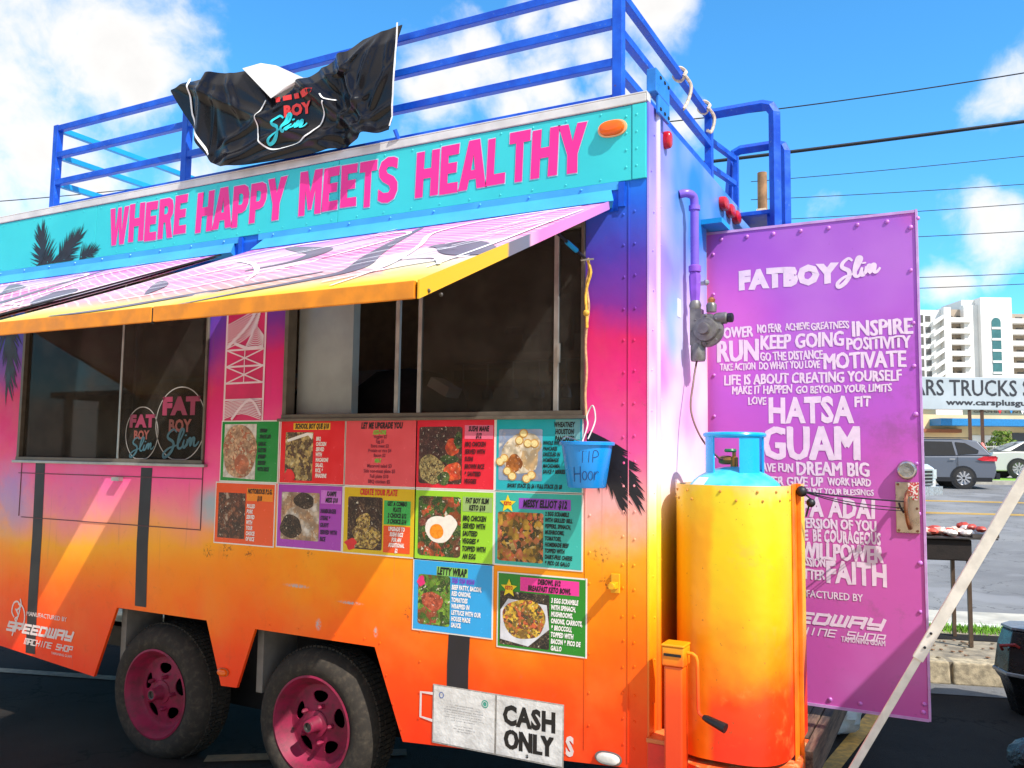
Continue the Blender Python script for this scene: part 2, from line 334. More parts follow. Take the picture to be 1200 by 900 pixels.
def ground():
    m = MB(); Z = []
    for t0, t1 in ((-60, 3.42),): m.add([rd(-300, t0), rd(300, t0), rd(300, t1), rd(-300, t1)], [(0, 1, 2, 3)])
    tag(m.build('parking_lot', M_ASPH), kind='structure')
    m = MB(); m.add([(-120, -90, .006), (120, -90, .006), (120, -.55, .006), (-120, -.55, .006)], [(0, 1, 2, 3)])  # unseen pale apron, added to bounce warm light onto the shaded wall
    tag(m.build('bounce_apron', mat((196, 178, 148), .85, 0, .12, 3, .3)), kind='structure')
    m = MB(); m.add([rd(-60, 3.12, .004), rd(60, 3.12, .004), rd(60, 3.418, .004), rd(-60, 3.418, .004)], [(0, 1, 2, 3)])
    tag(m.build('gutter_strip', M_ASPH2), kind='structure')
    # raised kerb made of cast lengths, then sidewalk dirt, grass, gutter and road
    m = MB(); m.add([rd(-60, 3.44, .155), rd(60, 3.44, .155), rd(60, 4.9, .155), rd(-60, 4.9, .155)], [(0, 1, 2, 3)])
    m.add([rd(-60, 3.44, 0), rd(60, 3.44, 0), rd(60, 3.44, .155), rd(-60, 3.44, .155)], [(0, 1, 2, 3)])
    sw = tag(m.build('sidewalk', M_CONCD), kind='structure')
    k = 0; s = -6
    while s < 12:
        h = .160+random.uniform(-.004, .004); q = MB()
        q.hexa([rd(s+.008, 3.40), rd(s+.992, 3.40), rd(s+.992, 3.60), rd(s+.008, 3.60)], [rd(s+.012, 3.415, h), rd(s+.988, 3.415, h), rd(s+.988, 3.60, h), rd(s+.012, 3.60, h)])
        o = q.build('kerb_stone', M_CONCK, sw, bevel=.012); s += 1.0
    m = MB(); m.add([rd(-60, 4.25, .159), rd(60, 4.25, .159), rd(60, 4.5, .159), rd(-60, 4.5, .159)], [(0, 1, 2, 3)])
    tag(m.build('tar_strip', M_ASPH), kind='structure')
    m = MB(); m.add([rd(-60, 4.9, .15), rd(60, 4.9, .15), rd(60, 5.45, .09), rd(-60, 5.45, .09)], [(0, 1, 2, 3)])
    tag(m.build('road_gutter', M_WHITEC), kind='structure')
    m = MB(); m.add([rd(-60, 5.45, .085), rd(60, 5.45, .085), rd(60, 6.3, .06), rd(-60, 6.3, .06)], [(0, 1, 2, 3)])
    tag(m.build('road_shoulder', M_CONC), kind='structure')
    m = MB(); m.add([rd(-300, 6.3, gz(6.3)), rd(300, 6.3, gz(6.3)), rd(300, 8.5, gz(8.5)), rd(-300, 8.5, gz(8.5)), rd(300, 31, gz(31)), rd(-300, 31, gz(31))], [(0, 1, 2, 3), (3, 2, 4, 5)])
    tag(m.build('road', M_ROAD), kind='structure')
    for t in (18.3, 18.55, 22.1, 22.35):
        m = MB(); m.add([rd(-100, t, gz(t)+.006), rd(100, t, gz(t)+.006), rd(100, t+.12, gz(t+.12)+.006), rd(-100, t+.12, gz(t+.12)+.006)], [(0, 1, 2, 3)])
        tag(m.build('road_line', M_YEL), kind='structure')
    for t in (12.0, 28.2):
        for s in range(-30, 40, 9):
            m = MB(); m.add([rd(s, t, gz(t)+.006), rd(s+3, t, gz(t)+.006), rd(s+3, t+.12, gz(t+.12)+.006), rd(s, t+.12, gz(t+.12)+.006)], [(0, 1, 2, 3)])
            tag(m.build('road_line', M_WHITEP), kind='structure')
    m = MB(); m.hexa([rd(-60, 31, gz(31)-.1), rd(60, 31, gz(31)-.1), rd(60, 31.4, gz(31)-.1), rd(-60, 31.4, gz(31)-.1)], [rd(-60, 31, gz(31)+.15), rd(60, 31, gz(31)+.15), rd(60, 31.4, gz(31)+.15), rd(-60, 31.4, gz(31)+.15)])
    tag(m.build('far_kerb', M_CONC), kind='structure')
    m = MB(); z = gz(31)+.145; m.add([rd(-60, 31.4, z), rd(60, 31.4, z), rd(60, 34.2, z+.05), rd(-60, 34.2, z+.05)], [(0, 1, 2, 3)])
    tag(m.build('grass_verge', mat((120, 165, 50), .9, 0, .4, 6, .6)), kind='structure')
    m = MB(); m.add([rd(-400, 34.2, z+.04), rd(400, 34.2, z+.04), rd(600, 900, 4.0), rd(-600, 900, 4.0)], [(0, 1, 2, 3)])
    tag(m.build('ground', M_CONC), kind='structure')
    # near strip of grass, real blades
    m = MB(); 
    for i in range(16000):
        s = random.uniform(-1.5, 7.5); t = random.gauss(4.72, .085); h = random.uniform(.02, .055); a = random.uniform(0, pi)
        dx, dy = cos(a)*.006, sin(a)*.006; x, y, z = rd(s, t, .15); lx, ly = random.uniform(-.03, .03), random.uniform(-.03, .03)
        m.add([(x-dx, y-dy, z), (x+dx, y+dy, z), (x+lx, y+ly, z+h)], [(0, 1, 2)])
    tag(m.build('grass', mat((110, 160, 40), .8, 0, .35, 8, 0), fixn=False), 'bright green grass growing along the far edge of the sidewalk', 'grass', kind='stuff')
    m = MB()
    for i in range(120):
        s = random.uniform(1.6, 4.4); t = random.uniform(3.5, 4.25); x, y, z = rd(s, t, .16); r = random.uniform(.006, .018)
        m.sph((x, y, z+r*.3), r, 5, 3, i % 2, (1.2, .9, .4))
    tag(m.build('leaf_litter', [mat((128, 96, 72), .9, 0, .3), mat((120, 108, 88), .9, 0, .3)]), 'dry brown leaf litter scattered on the sidewalk edge', 'litter', kind='stuff')
    # parking stripes
    def stripe(p, q, w, m_):
        b = MB(); p = Vector((*p, .004)); q = Vector((*q, .004)); d = (q-p).normalized(); a = Vector((-d.y, d.x, 0))*w/2
        b.add([p-a, p+a, q+a, q-a], [(0, 1, 2, 3)]); tag(b.build('parking_line', m_), kind='structure')
    stripe((.40, 1.3), (.62, 3.4), .09, M_DULLY)
    stripe((-5.6, .55), (-3.6, 1.15), .1, mat((150, 140, 120), .8, 0, .3))
    stripe((-2.45, .15), (-1.6, .75), .1, mat((130, 110, 80), .8, 0, .3))
    stripe((-4.1, -.05), (-4.6, .02), .16, M_WHITEP)
M_CONCK = mat((165, 150, 122), .9, 0, .35, 22, .8)
M_WHITEC = mat((225, 220, 205), .8, 0, .1, 9)
ground()

# ---------------------------------------------------------------- truck paints
def wall_paint():
    n = NT('sunset_wall_paint'); x, y, z = n.xyz()[0], n.xyz()[1], n.xyz()[2]
    w = n.math('MULTIPLY_ADD', n.noise(1.6, 5, .6), .34, -.17)
    w2 = n.math('MULTIPLY_ADD', n.noise(5.0, 5, .6), .12, -.06)
    zz = n.math('ADD', n.math('ADD', n.math('ADD', z, w), w2), n.math('MULTIPLY', n.rng(x, -1.95, -2.55, 0, .17), n.rng(z, .75, 1.15)))
    def q(v): return (v-.3)/2.8
    C = lambda *a: s2l(a)
    st = [(q(.40), C(246, 56, 14)), (q(.62), C(250, 74, 6)), (q(.82), C(252, 104, 2)), (q(1.06), C(250, 138, 4)), (q(1.24), C(248, 168, 28)),
          (q(1.42), C(246, 146, 140)), (q(1.6), C(246, 92, 158)), (q(1.85), C(226, 50, 130)), (q(2.08), C(212, 40, 108)), (q(2.24), C(128, 48, 150)),
          (q(2.42), C(78, 62, 172)), (q(2.62), C(38, 92, 205)), (q(2.75), C(30, 120, 225))]
    col = n.ramp(n.rng(zz, .3, 3.1, 0, 1, False), st)
    wob = n.noise(3.2, 6, .65)
    for (px, pz, r, c, k) in ((-2.30, 1.32, .20, (110, 190, 200), .75), (-4.02, 1.30, .40, (140, 150, 215), .7), (-2.75, 1.16, .30, (250, 176, 30), .6), (-1.65, 1.10, .45, (248, 158, 8), .7),
                              (-3.4, 1.42, .5, (226, 120, 180), .7), (-2.5, .85, .5, (250, 132, 4), .6), (-.5, .95, .4, (248, 150, 6), .5), (-.15, 1.38, .28, (238, 190, 185), .7), (-3.2, .62, .5, (236, 82, 22), .6)):
        f = n.math('MULTIPLY', n.spot(px, 0, pz, r, (1, 0, 1.3)), n.rng(wob, .35, .6, .2, k)); col = n.mix(f, col, C(*c))
    # road dirt low down, chips and rust freckles
    gr = n.math('MULTIPLY', n.rng(n.noise(22, 8, .78), .56, .74), n.rng(n.noise(1.9, 4, .6), .42, .62, 0, .5)); col = n.mix(gr, col, (.20, .09, .05))
    hz = n.math('MULTIPLY', n.rng(n.noise(3.1, 5, .6), .45, .7, 0, .14), n.rng(z, 2.3, 1.6)); col = n.mix(hz, col, (.75, .34, .08))
    for (px, pz, r) in ((-2.33, 1.09, .05), (-2.20, 1.11, .06), (-2.05, 1.10, .045), (-.19, 1.21, .05), (-.17, 1.10, .04), (-1.66, 1.13, .04), (-1.1, .9, .04)):
        f = n.math('MULTIPLY', n.spot(px, 0, pz, r, (1, 0, 1)), n.rng(n.noise(48, 5, .75), .50, .60, 0, .8)); col = n.mix(f, col, (.10, .03, .015))
    dirt = n.math('MULTIPLY', n.rng(n.noise(9, 8, .72), .52, .75), n.rng(z, 1.3, .45, .05, .22)); col = n.mix(dirt, col, (.14, .05, .02))
    ch = n.math('MULTIPLY', n.rng(n.noise(38, 6, .7), .70, .745), n.rng(n.noise(2.3, 3), .50, .62)); col = n.mix(ch, col, (.16, .06, .03))
    for (px, pz, rx, rz) in ((-1.74, .965, .10, .012), (-1.42, .915, .09, .010), (-1.60, .80, .022, .035), (-1.27, .80, .015, .03)):
        f = n.math('MULTIPLY', n.spot(px, 0, pz, 1, (1/rx, 0, 1/rz)), n.rng(n.noise(60, 4, .8), .42, .55)); col = n.mix(f, col, (.45, .42, .42))
    ml = n.N('Mapping'); ml.inputs['Scale'].default_value = (30, 30, 1.2); n.L(n.co(), ml.inputs[0])
    run = n.math('MULTIPLY', n.rng(n.noise(1, 4, .6, ml.outputs[0]), .62, .75), .22); col = n.mix(run, col, (.2, .1, .08))
    n.bump(n.math('ADD', n.noise(2.6, 3), n.math('MULTIPLY', n.noise(34, 4), .06)), .30, .03); return n.fin(col, n.rng(n.noise(7, 4), .3, .7, .28, .5), 0, .25)
def end_paint():
    n = NT('airbrushed_end_paint'); _, y, z = n.xyz()
    w = n.math('MULTIPLY_ADD', n.noise(2.0, 5, .6), .5, -.25); zz = n.math('ADD', z, w)
    q = lambda v: (v-.3)/2.8; C = lambda *a: s2l(a)
    st = [(q(.40), C(225, 60, 18)), (q(.75), C(232, 120, 16)), (q(1.0), C(232, 178, 20)), (q(1.25), C(236, 214, 50)), (q(1.5), C(238, 222, 150)), (q(1.72), C(232, 165, 205)),
          (q(2.0), C(222, 120, 196)), (q(2.25), C(176, 128, 218)), (q(2.5), C(160, 132, 222)), (q(2.75), C(134, 120, 216)), (q(3.0), C(110, 104, 206))]
    col = n.ramp(n.rng(zz, .3, 3.1, 0, 1, False), st)
    yy = n.math('ADD', y, n.math('MULTIPLY_ADD', n.noise(2.4, 3, .4), .4, -.2))
    f = n.math('MULTIPLY', n.rng(yy, .14, .42), n.rng(n.math('ADD', z, n.math('MULTIPLY', w, .5)), 2.25, 2.55)); col = n.mix(f, col, C(16, 118, 196))
    f = n.math('MULTIPLY', n.spot(0, .4, 2.15, .3, (0, 1, 1)), .7); col = n.mix(f, col, C(90, 185, 225))
    f = n.math('MULTIPLY', n.rng(n.noise(2.2, 2, .4), .36, .62), n.rng(n.math('ADD', z, 0), 2.6, 1.9, .2, .85)); f = n.math('MULTIPLY', f, n.rng(z, 1.2, 1.5)); col = n.mix(f, col, C(236, 216, 236))  # airbrushed white patches, strengthened to paint in the sun's overexposure
    n.bump(n.noise(3.5, 3), .15, .02); return n.fin(col, .38)
def corner_paint():
    n = NT('corner_trim_paint'); z = n.xyz()[2]; zz = n.math('ADD', z, n.math('MULTIPLY_ADD', n.noise(2.2, 4), .4, -.2))
    q = lambda v: (v-.3)/2.8; C = lambda *a: s2l(a)
    col = n.ramp(n.rng(zz, .3, 3.1, 0, 1, False), [(q(.4), C(228, 60, 16)), (q(.8), C(236, 110, 14)), (q(1.05), C(238, 170, 20)), (q(1.35), C(236, 214, 60)), (q(1.55), C(238, 222, 205)), (q(1.8), C(234, 165, 210)), (q(2.1), C(215, 185, 232)), (q(2.5), C(205, 160, 225)), (q(3), C(190, 190, 235))])
    ch = n.rng(n.noise(60, 5, .7), .68, .73); col = n.mix(ch, col, (.25, .12, .1)); return n.fin(col, .35)
def cover_paint():
    n = NT('tank_cover_paint'); x, y, z = n.xyz(); w = n.math('MULTIPLY_ADD', n.noise(3.2, 5, .6), .36, -.18); zz = n.math('ADD', z, w)
    C = lambda *a: s2l(a); q = lambda v: (v-.4)/1.1
    col = n.ramp(n.rng(zz, .4, 1.5, 0, 1, False), [(q(.5), C(232, 46, 8)), (q(.68), C(236, 66, 8)), (q(.82), C(234, 130, 8)), (q(1.0), C(228, 176, 8)), (q(1.25), C(230, 196, 8)), (q(1.42), C(228, 205, 40)), (q(1.49), C(232, 190, 120))])
    f = n.math('MULTIPLY', n.rng(n.math('ADD', x, n.math('MULTIPLY', w, .25)), .235, .20), n.rng(zz, 1.5, 1.25, .1, .6)); col = n.mix(f, col, C(238, 128, 4))
    ch = n.math('MULTIPLY', n.rng(n.noise(45, 5, .7), .64, .70), .7); col = n.mix(ch, col, (.30, .08, .02)); dn = n.math('MULTIPLY', n.rng(n.noise(7, 7, .7), .55, .72), .35); col = n.mix(dn, col, (.75, .35, .08)); n.bump(n.noise(4, 3), .35, .03); return n.fin(col, .36)
def door_paint():
    n = NT('purple_door_paint'); x, y, z = n.xyz(); w = n.math('MULTIPLY_ADD', n.noise(2.0, 5, .6), .5, -.25)
    C = lambda *a: s2l(a); a = n.rng(n.math('ADD', z, w), .6, 2.3, 0, 1, False)
    col = n.ramp(a, [(0, C(196, 84, 168)), (.25, C(192, 82, 176)), (.5, C(180, 84, 196)), (.75, C(168, 82, 196)), (1, C(160, 84, 192))])
    f = n.math('MULTIPLY', n.spot(.05, .95, 1.75, .42, (1.2, 0, 1)), .75); col = n.mix(f, col, C(214, 96, 196))
    f = n.math('MULTIPLY', n.spot(.35, .95, .75, .4, (1, 0, 1)), .5); col = n.mix(f, col, C(216, 88, 160))
    f = n.math('MULTIPLY', n.spot(.93, .95, 2.35, .3, (2.5, 0, 1)), .6); col = n.mix(f, col, C(205, 60, 150))
    hd = n.math('MULTIPLY', n.spot(.86, .95, 1.35, .38, (1, 0, .7)), n.rng(n.noise(7, 6, .7), .45, .68, 0, .38)); col = n.mix(hd, col, (.16, .07, .10)); dr = n.math('MULTIPLY', n.rng(n.noise(8, 7, .72), .54, .72), n.rng(z, 1.3, .5, .08, .38)); col = n.mix(dr, col, (.18, .09, .12)); fd = n.rng(n.noise(1.3, 3), .45, .7, 0, .25); col = n.mix(fd, col, (.62, .30, .66)); sc = n.math('MULTIPLY', n.rng(n.noise(26, 7, .75), .64, .70), .45); col = n.mix(sc, col, (.12, .05, .12))
    n.bump(n.math('ADD', n.noise(4, 3), n.math('MULTIPLY', n.noise(40, 5), .08)), .22, .012); return n.fin(col, .46)
M_WALL, M_END, M_CORN, M_COVER, M_DOOR = wall_paint(), end_paint(), corner_paint(), cover_paint(), door_paint()
M_TEAL = mat((52, 196, 198), .4, 0, .05, 3, .05)
M_PINK = mat((238, 38, 140), .45, 0, .05, 5, 0)
M_TRIMW = mat((205, 203, 200), .5, 0, .12, 8)
def rail_paint():
    n = NT('chipped_blue_paint'); a = n.noise(9, 5); col = n.mix(n.rng(a, .3, .7), s2l((10, 64, 176)), s2l((20, 92, 210))); col = n.mix(n.rng(n.noise(36, 6, .75), .63, .68), col, s2l((96, 130, 180)))
    col = n.mix(n.rng(n.noise(28, 7, .75), .66, .70), col, s2l((92, 58, 44))); n.bump(n.noise(20, 4), .25, .006); return n.fin(col, n.rng(a, .3, .7, .3, .5), 0, .4)
M_BLUE = rail_paint()
M_LBLUE = mat((62, 160, 228), .4, 0, .12, 4)
M_CYAN = mat((10, 140, 200), .4, 0, .1, 4)
M_ALU = mat((165, 165, 162), .4, .7, .15, 14)
M_ALUD = mat((105, 98, 88), .5, .5, .2, 14)
M_STEEL = mat((148, 156, 156), .45, .35, .18, 3, .1)
M_BLACK = mat((22, 22, 26), .45, 0, .2, 20)
M_BLK2 = mat((30, 26, 32), .5, 0, .2, 9)
M_RUB = mat((40, 38, 36), .8, 0, .3, 12, .4)
M_WHITE = mat((232, 230, 226), .5, 0, .05, 10, 0)
M_DARK = mat((30, 28, 28), .9, 0, .2)
M_RED = mat((190, 26, 40), .25, 0, .15, 10)
M_AMB = mat((240, 100, 8), .2, 0, .10, 12, 0)
M_STEELD = mat((70, 66, 62), .5, .5, .3)

TR = thing('food_truck', 'sunset-painted food trailer with raised awnings, blue roof rails and open purple door', 'food truck')
# ---- side wall with window and wheel-arch openings
def side_wall():
    outline = [(-5.3, .52), (-4.02, .432), (-3.158, .361), (-2.999, .747), (-2.323, .746), (-2.205, .440), (-2.100, .444), (-1.993, .738), (-1.274, .734), (-1.111, .349), (0, .425), (0, 3.05), (-5.3, 3.05)]
    holes = [[(-3.95, 1.535), (-2.385, 1.535), (-2.385, 2.56), (-3.95, 2.56)], [(-1.86, 1.765), (-.262, 1.765), (-.262, 2.56), (-1.86, 2.56)]]
    bm = bmesh.new(); es = []
    for loop in [outline]+holes:
        vs = [bm.verts.new((x, 0, z)) for x, z in loop]
        es += [bm.edges.new((vs[i], vs[(i+1) % len(vs)])) for i in range(len(vs))]
    bmesh.ops.triangle_fill(bm, use_beauty=True, edges=es)
    r = bmesh.ops.extrude_face_region(bm, geom=list(bm.faces)); 
    for g in r['geom']:
        if isinstance(g, bmesh.types.BMVert): g.co.y += .016
    bmesh.ops.recalc_face_normals(bm, faces=bm.faces)
    me = bpy.data.meshes.new('side_wall'); bm.to_mesh(me); bm.free(); me.materials.append(M_WALL)
    o = bpy.data.objects.new('side_wall', me); COL.objects.link(o); o.parent = TR; ORG[o.name] = Vector((0, 0, 0)); return o
SW = side_wall()
E_ = MB(); E_.box(-.045, 0, .0455, .90, .40, 3.016); E_.box(-.045, 0, .90, 1.90, 2.72, 3.016); E_.box(-.045, 0, 1.86, 1.90, .40, 2.72); E_.box(-.045, 0, .90, 1.86, .40, .50)
EW = E_.build('end_wall', M_END, TR)
m = MB(); m.box(-5.25, -.05, .05, 1.88, 2.98, 3.012); m.build('roof', M_TRIMW, TR)
m = MB(); m.box(-5.3, -.05, 1.88, 1.92, .4, 3.05); m.box(-5.3, -5.25, .05, 1.88, .4, 3.0); m.build('rear_wall', mat((190, 185, 180), .7), TR)
m = MB(); m.box(-5.25, -.05, .05, 1.88, .78, .84); m.build('floor', mat((90, 84, 78), .6), TR)
m = MB(); m.box(-5.3, .0, -.014, .0, 3.017, 3.052); m.box(-5.3, .004, -.014, .05, 3.0525, 3.060); m.box(.0002, .006, -.014, .03, 3.02, 3.0525); m.build('roof_edge_trim', M_TRIMW, TR, bevel=.003)
# teal headline panels, three sheets butted
SB = None
for i, (a, b) in enumerate(((-5.3, -3.335), (-3.332, -1.555), (-1.552, -.062), (-.059, -.001))):
    m = MB(); m.box(a, b, -.008 if i < 3 else -.011, -.0005, 2.705, 3.013); m.build('headline_panel', M_TEAL, TR, bevel=.0015)
def wp(y): return lambda a, b, h=0: (a, y-h, b)
GL = {'W': [[(0,14),(2.6,14),(3.4,5),(4.2,14),(6,14),(6.8,5),(7.5,14),(10,14),(8.3,0),(5.9,0),(5.05,7.5),(4.2,0),(1.8,0)]],
 'H': [[(0,0),(0,14),(3.5,14),(3.4,8.6),(6.6,8.6),(6.6,14),(10,14),(10,0),(6.5,0),(6.6,5.6),(3.4,5.6),(3.4,0)]],
 'E': [[(0,0),(0,14),(9.5,14),(9.3,11),(4,11),(4,8.8),(8.6,8.8),(8.5,5.8),(4,5.8),(4,3),(9.4,3),(9.5,0)]],
 'R': [[(0,0),(0,14),(6.5,14),(8.8,13),(9.7,10.8),(9.5,8.2),(8,6.6),(10,0),(6.4,0),(4.7,5.6),(3.5,5.6),(3.5,0)],[(3.5,8.4),(3.5,11.2),(5.4,11.2),(6.1,10.5),(6.1,9.1),(5.4,8.4)]],
 'A': [[(0,0),(3.0,14),(7,14),(10,0),(6.7,0),(6.2,2.8),(3.8,2.8),(3.3,0)],[(4.3,5.4),(5.0,10),(5.7,5.4)]],
 'P': [[(0,0),(0,14),(6.6,14),(8.9,13),(9.8,10.8),(9.6,7.6),(8.2,5.4),(6,4.6),(3.6,4.6),(3.6,0)],[(3.6,7.4),(3.6,11.2),(5.4,11.2),(6.2,10.4),(6.2,8.2),(5.4,7.4)]],
 'Y': [[(0,14),(3.5,14),(5.0,9),(6.5,14),(10,14),(6.8,5.4),(6.8,0),(3.2,0),(3.2,5.4)]],
 'M': [[(0,0),(0,14),(3.4,14),(5,7),(6.6,14),(10,14),(10,0),(7.2,0),(7.2,8),(5.8,1.6),(4.2,1.6),(2.8,8),(2.8,0)]],
 'T': [[(0,14),(10,14),(10,10.8),(6.8,10.8),(6.8,0),(3.2,0),(3.2,10.8),(0,10.8)]], 'L': [[(0,0),(0,14),(3.7,14),(3.7,3.2),(9.3,3.2),(9.3,0)]],
 'S': [[(0.4,0.9),(0.4,4.4),(3,3),(5.4,2.9),(6.3,3.9),(5.6,5.1),(2.4,6.6),(0.6,8.3),(0.2,10.6),(1.4,13),(4.4,14.2),(7.4,14),(9.4,13.2),(9.2,10),(6.8,11),(4.8,11.1),(3.9,10.2),(4.6,9.1),(7.8,7.7),(9.6,5.8),(9.8,3.2),(8.4,.8),(5.4,-.3),(2.4,0)]]}
_gl = {}
def block(mb, ch, box, to3):
    if ch not in _gl:
        bm = bmesh.new(); es = []
        for lp_ in GL[ch]:
            vs = [bm.verts.new((x/10, z/14, 0)) for x, z in lp_]; es += [bm.edges.new((vs[i], vs[(i+1) % len(vs)])) for i in range(len(vs))]
        bmesh.ops.triangle_fill(bm, use_beauty=True, edges=es); bm.verts.index_update()
        _gl[ch] = ([(v.co.x, v.co.y) for v in bm.verts], [tuple(v.index for v in f.verts) for f in bm.faces]); bm.free()
    vs, fs = _gl[ch]; a0, a1, b0, b1 = box; mb.add([to3(a0+x*(a1-a0), b0+y*(b1-b0)) for x, y in vs], fs)
def headline():
    jr = random.Random(3); mo = mat((160, 215, 230), .5, 0, .05)
    for word, x0, x1 in (("WHERE", -3.215, -2.575), ("HAPPY", -2.515, -1.885), ("MEETS", -1.80, -1.195), ("HEALTHY", -1.105, -.258)):
        ws = [1.35 if ch == 'W' else 1.2 if ch == 'M' else 1.08 if ch in 'HA' else .88 if ch in 'ELT' else 1.0 for ch in word]; tot = sum(ws); x = x0
        m = MB(); m2 = MB()
        for ch, w in zip(word, ws):
            a = x; b = x+(x1-x0)*w/tot; x = b
            dz = jr.uniform(-.006, .006); h = .214+jr.uniform(-.008, .010); ro = jr.uniform(-.02, .02); cx, cz = (a+b)/2, 2.872+dz
            def to(u, v, y=-.0115): return (u+(v-cz)*(ro+.03), y, v+(u-cx)*ro)
            g = .004 if ch not in 'AY' else -.004
            block(m, ch, (a+g, b-g, cz-h/2, cz+h/2), to); block(m2, ch, (a+g-.0045, b-g+.0045, cz-h/2-.0045, cz+h/2+.0045), lambda u, v: to(u, v, -.0098))
        m2.build('letter_outline', mo, SW, fixn=False); m.build('headline_word', M_PINK, SW, fixn=False)
headline()
# ---- palm fronds painted on the walls
def frond(mb, base, tip, n, ln, y, rnd, spread=1.0, bend=.0, w0=.012):
    """one painted palm leaf: a bent rib with long thin pointed leaflets"""
    (bx, bz), (tx, tz) = base, tip; ang = math.atan2(tz-bz, tx-bx); L = math.hypot(tx-bx, tz-bz); h = 0
    for i in range(n):
        t = i/(n-1); o = bend*sin(pi*t)*L; cx, cz = bx+(tx-bx)*t-sin(ang)*o, bz+(tz-bz)*t+cos(ang)*o
        for sd in (-1, 1):
            a = ang+sd*(1.0-.72*t)*spread+rnd.uniform(-.08, .08); l = ln*(1-.35*t)*rnd.uniform(.8, 1.2); w = w0*(1-.3*t)
            px, pz = -sin(a)*w, cos(a)*w; h += .00001; k = rnd.uniform(-.15, .15); mx_, mz_ = cx+cos(a)*l*.5-sin(a)*l*k*.3, cz+sin(a)*l*.5+cos(a)*l*k*.3
            mb.add([(cx+px, y-h, cz+pz), (cx-px, y-h, cz-pz), (mx_-px*.75, y-h, mz_-pz*.75), (cx+cos(a)*l, y-h, cz+sin(a)*l), (mx_+px*.75, y-h, mz_+pz*.75)], [(0, 1, 2, 3, 4)])
r0 = random.Random(5)
m = MB(); frond(m, (-3.78, 2.69), (-3.83, 2.90), 30, .15, -.0090, r0, .95, .05, .007); frond(m, (-3.64, 2.69), (-3.48, 2.84), 26, .14, -.0096, r0, .95, .08, .007); frond(m, (-3.46, 2.70), (-3.34, 2.745), 14, .10, -.0101, r0, 1.0, .1, .006); frond(m, (-3.86, 2.67), (-3.60, 2.72), 20, .13, -.0104, r0, 1.0, 0, .010)
for i in range(len(m.v)):
    v = m.v[i]; m.v[i] = (v[0], v[1], max(v[2], 2.708))
m.build('palm_frond', M_BLK2, SW, fixn=False)
m = MB(); frond(m, (-.245, 1.69), (-.065, 1.455), 26, .135, -.0012, r0, .62, .12, .011); frond(m, (-.235, 1.60), (-.12, 1.44), 14, .13, -.0022, r0, .5, .1, .012)
for i in range(len(m.v)):
    v = m.v[i]; m.v[i] = (min(v[0], -.006), v[1], v[2])
m.build('palm_frond', M_BLK2, SW, fixn=False)
m = MB(); frond(m, (-4.20, 2.5), (-4.10, 2.02), 26, .24, -.0012, r0, .7, .1, .013); m.build('palm_frond', M_BLK2, SW, fixn=False)
for pts in ([(-3.73, 1.528), (-3.722, 1.1), (-3.727, .75), (-3.72, .42)], [(-2.815, 1.505), (-2.822, 1.1), (-2.812, .77)], [(-.832, .85), (-.838, .7), (-.836, .42)]):
    m = MB(); w = .088 if pts[0][0] < -1 else .105
    for i in range(len(pts)-1):
        (a, b), (c, d) = pts[i], pts[i+1]; k = [w*random.uniform(.94, 1.06) for _ in range(2)]
        m.add([(a-w/2, -.0015, b), (a+w/2, -.0015, b), (c+w/2, -.0015, d), (c-w/2, -.0015, d)], [(0, 1, 2, 3)])
    m.build('painted_trunk', M_BLK2, SW, fixn=False)
# latticed band painted between the windows
def lattice():
    bg = MB(); x0, x1, z0, z1 = -2.268, -1.988, 1.755, 2.40
    bg.box(x0, x1, -.0014, -.0002, z0, z1); p = bg.build('lattice_panel', mat((206, 30, 96), .45, 0, .12, 6), SW)
    m = MB(); T = wp(-.002); w = .012
    for x in (x0+.008, x1-.008): ribbon(m, [(x, z0), (x, z1)], w, T)
    k = 0
    for z in (1.86, 1.945, 2.03, 2.115): ribbon(m, [(x0+.01, z), (x1-.01, z+.002)], w*.8, T, .0004+.0001*k); k += 1
    for z in (1.945, 2.03):
        ribbon(m, [(x0+.014, z), (x1-.014, z+.085)], w*.6, T, .001); ribbon(m, [(x0+.014, z+.085), (x1-.014, z)], w*.6, T, .0013)
        ribbon(m, [(-2.13, z), (-2.128, z+.085)], w*.5, T, .0016)
    for j in range(11):
        a = .08+j*.13
        ribbon(m, smoothp([(x0+.014, 2.125+.012*j), (-2.13+.01*j, 2.17+.016*j), (x1-.06+.004*j, 2.235+.014*j)], 4), .0055, T, .0019+.0001*j)
        ribbon(m, smoothp([(x1-.014, 2.12+.006*j), (x1-.07, 2.13+.010*j), (-2.13+.004*j, 2.125+.006*j)], 4), .0045, T, .0031+.0001*j)
        ribbon(m, smoothp([(x0+.014, 1.765+.008*j), (-2.13, 1.79+.007*j), (x1-.014, 1.76+.009*j)], 4), .0045, T, .0043+.0001*j)
    ribbon(m, smoothp([(x0+.02, 2.13), (-2.10, 2.25), (x1-.02, 2.40)], 5), .018, T, .0056)
    ribbon(m, smoothp([(-2.20, 2.15), (-2.1, 2.12), (x1-.015, 2.125)], 5), .016, T, .006)
    ribbon(m, smoothp([(-2.20, 1.76), (-2.08, 1.86), (x1-.014, 1.78)], 5), .014, T, .0064)
    m.build('lattice_lines', mat((226, 205, 214), .5, 0, .05), p, fixn=False)
lattice()
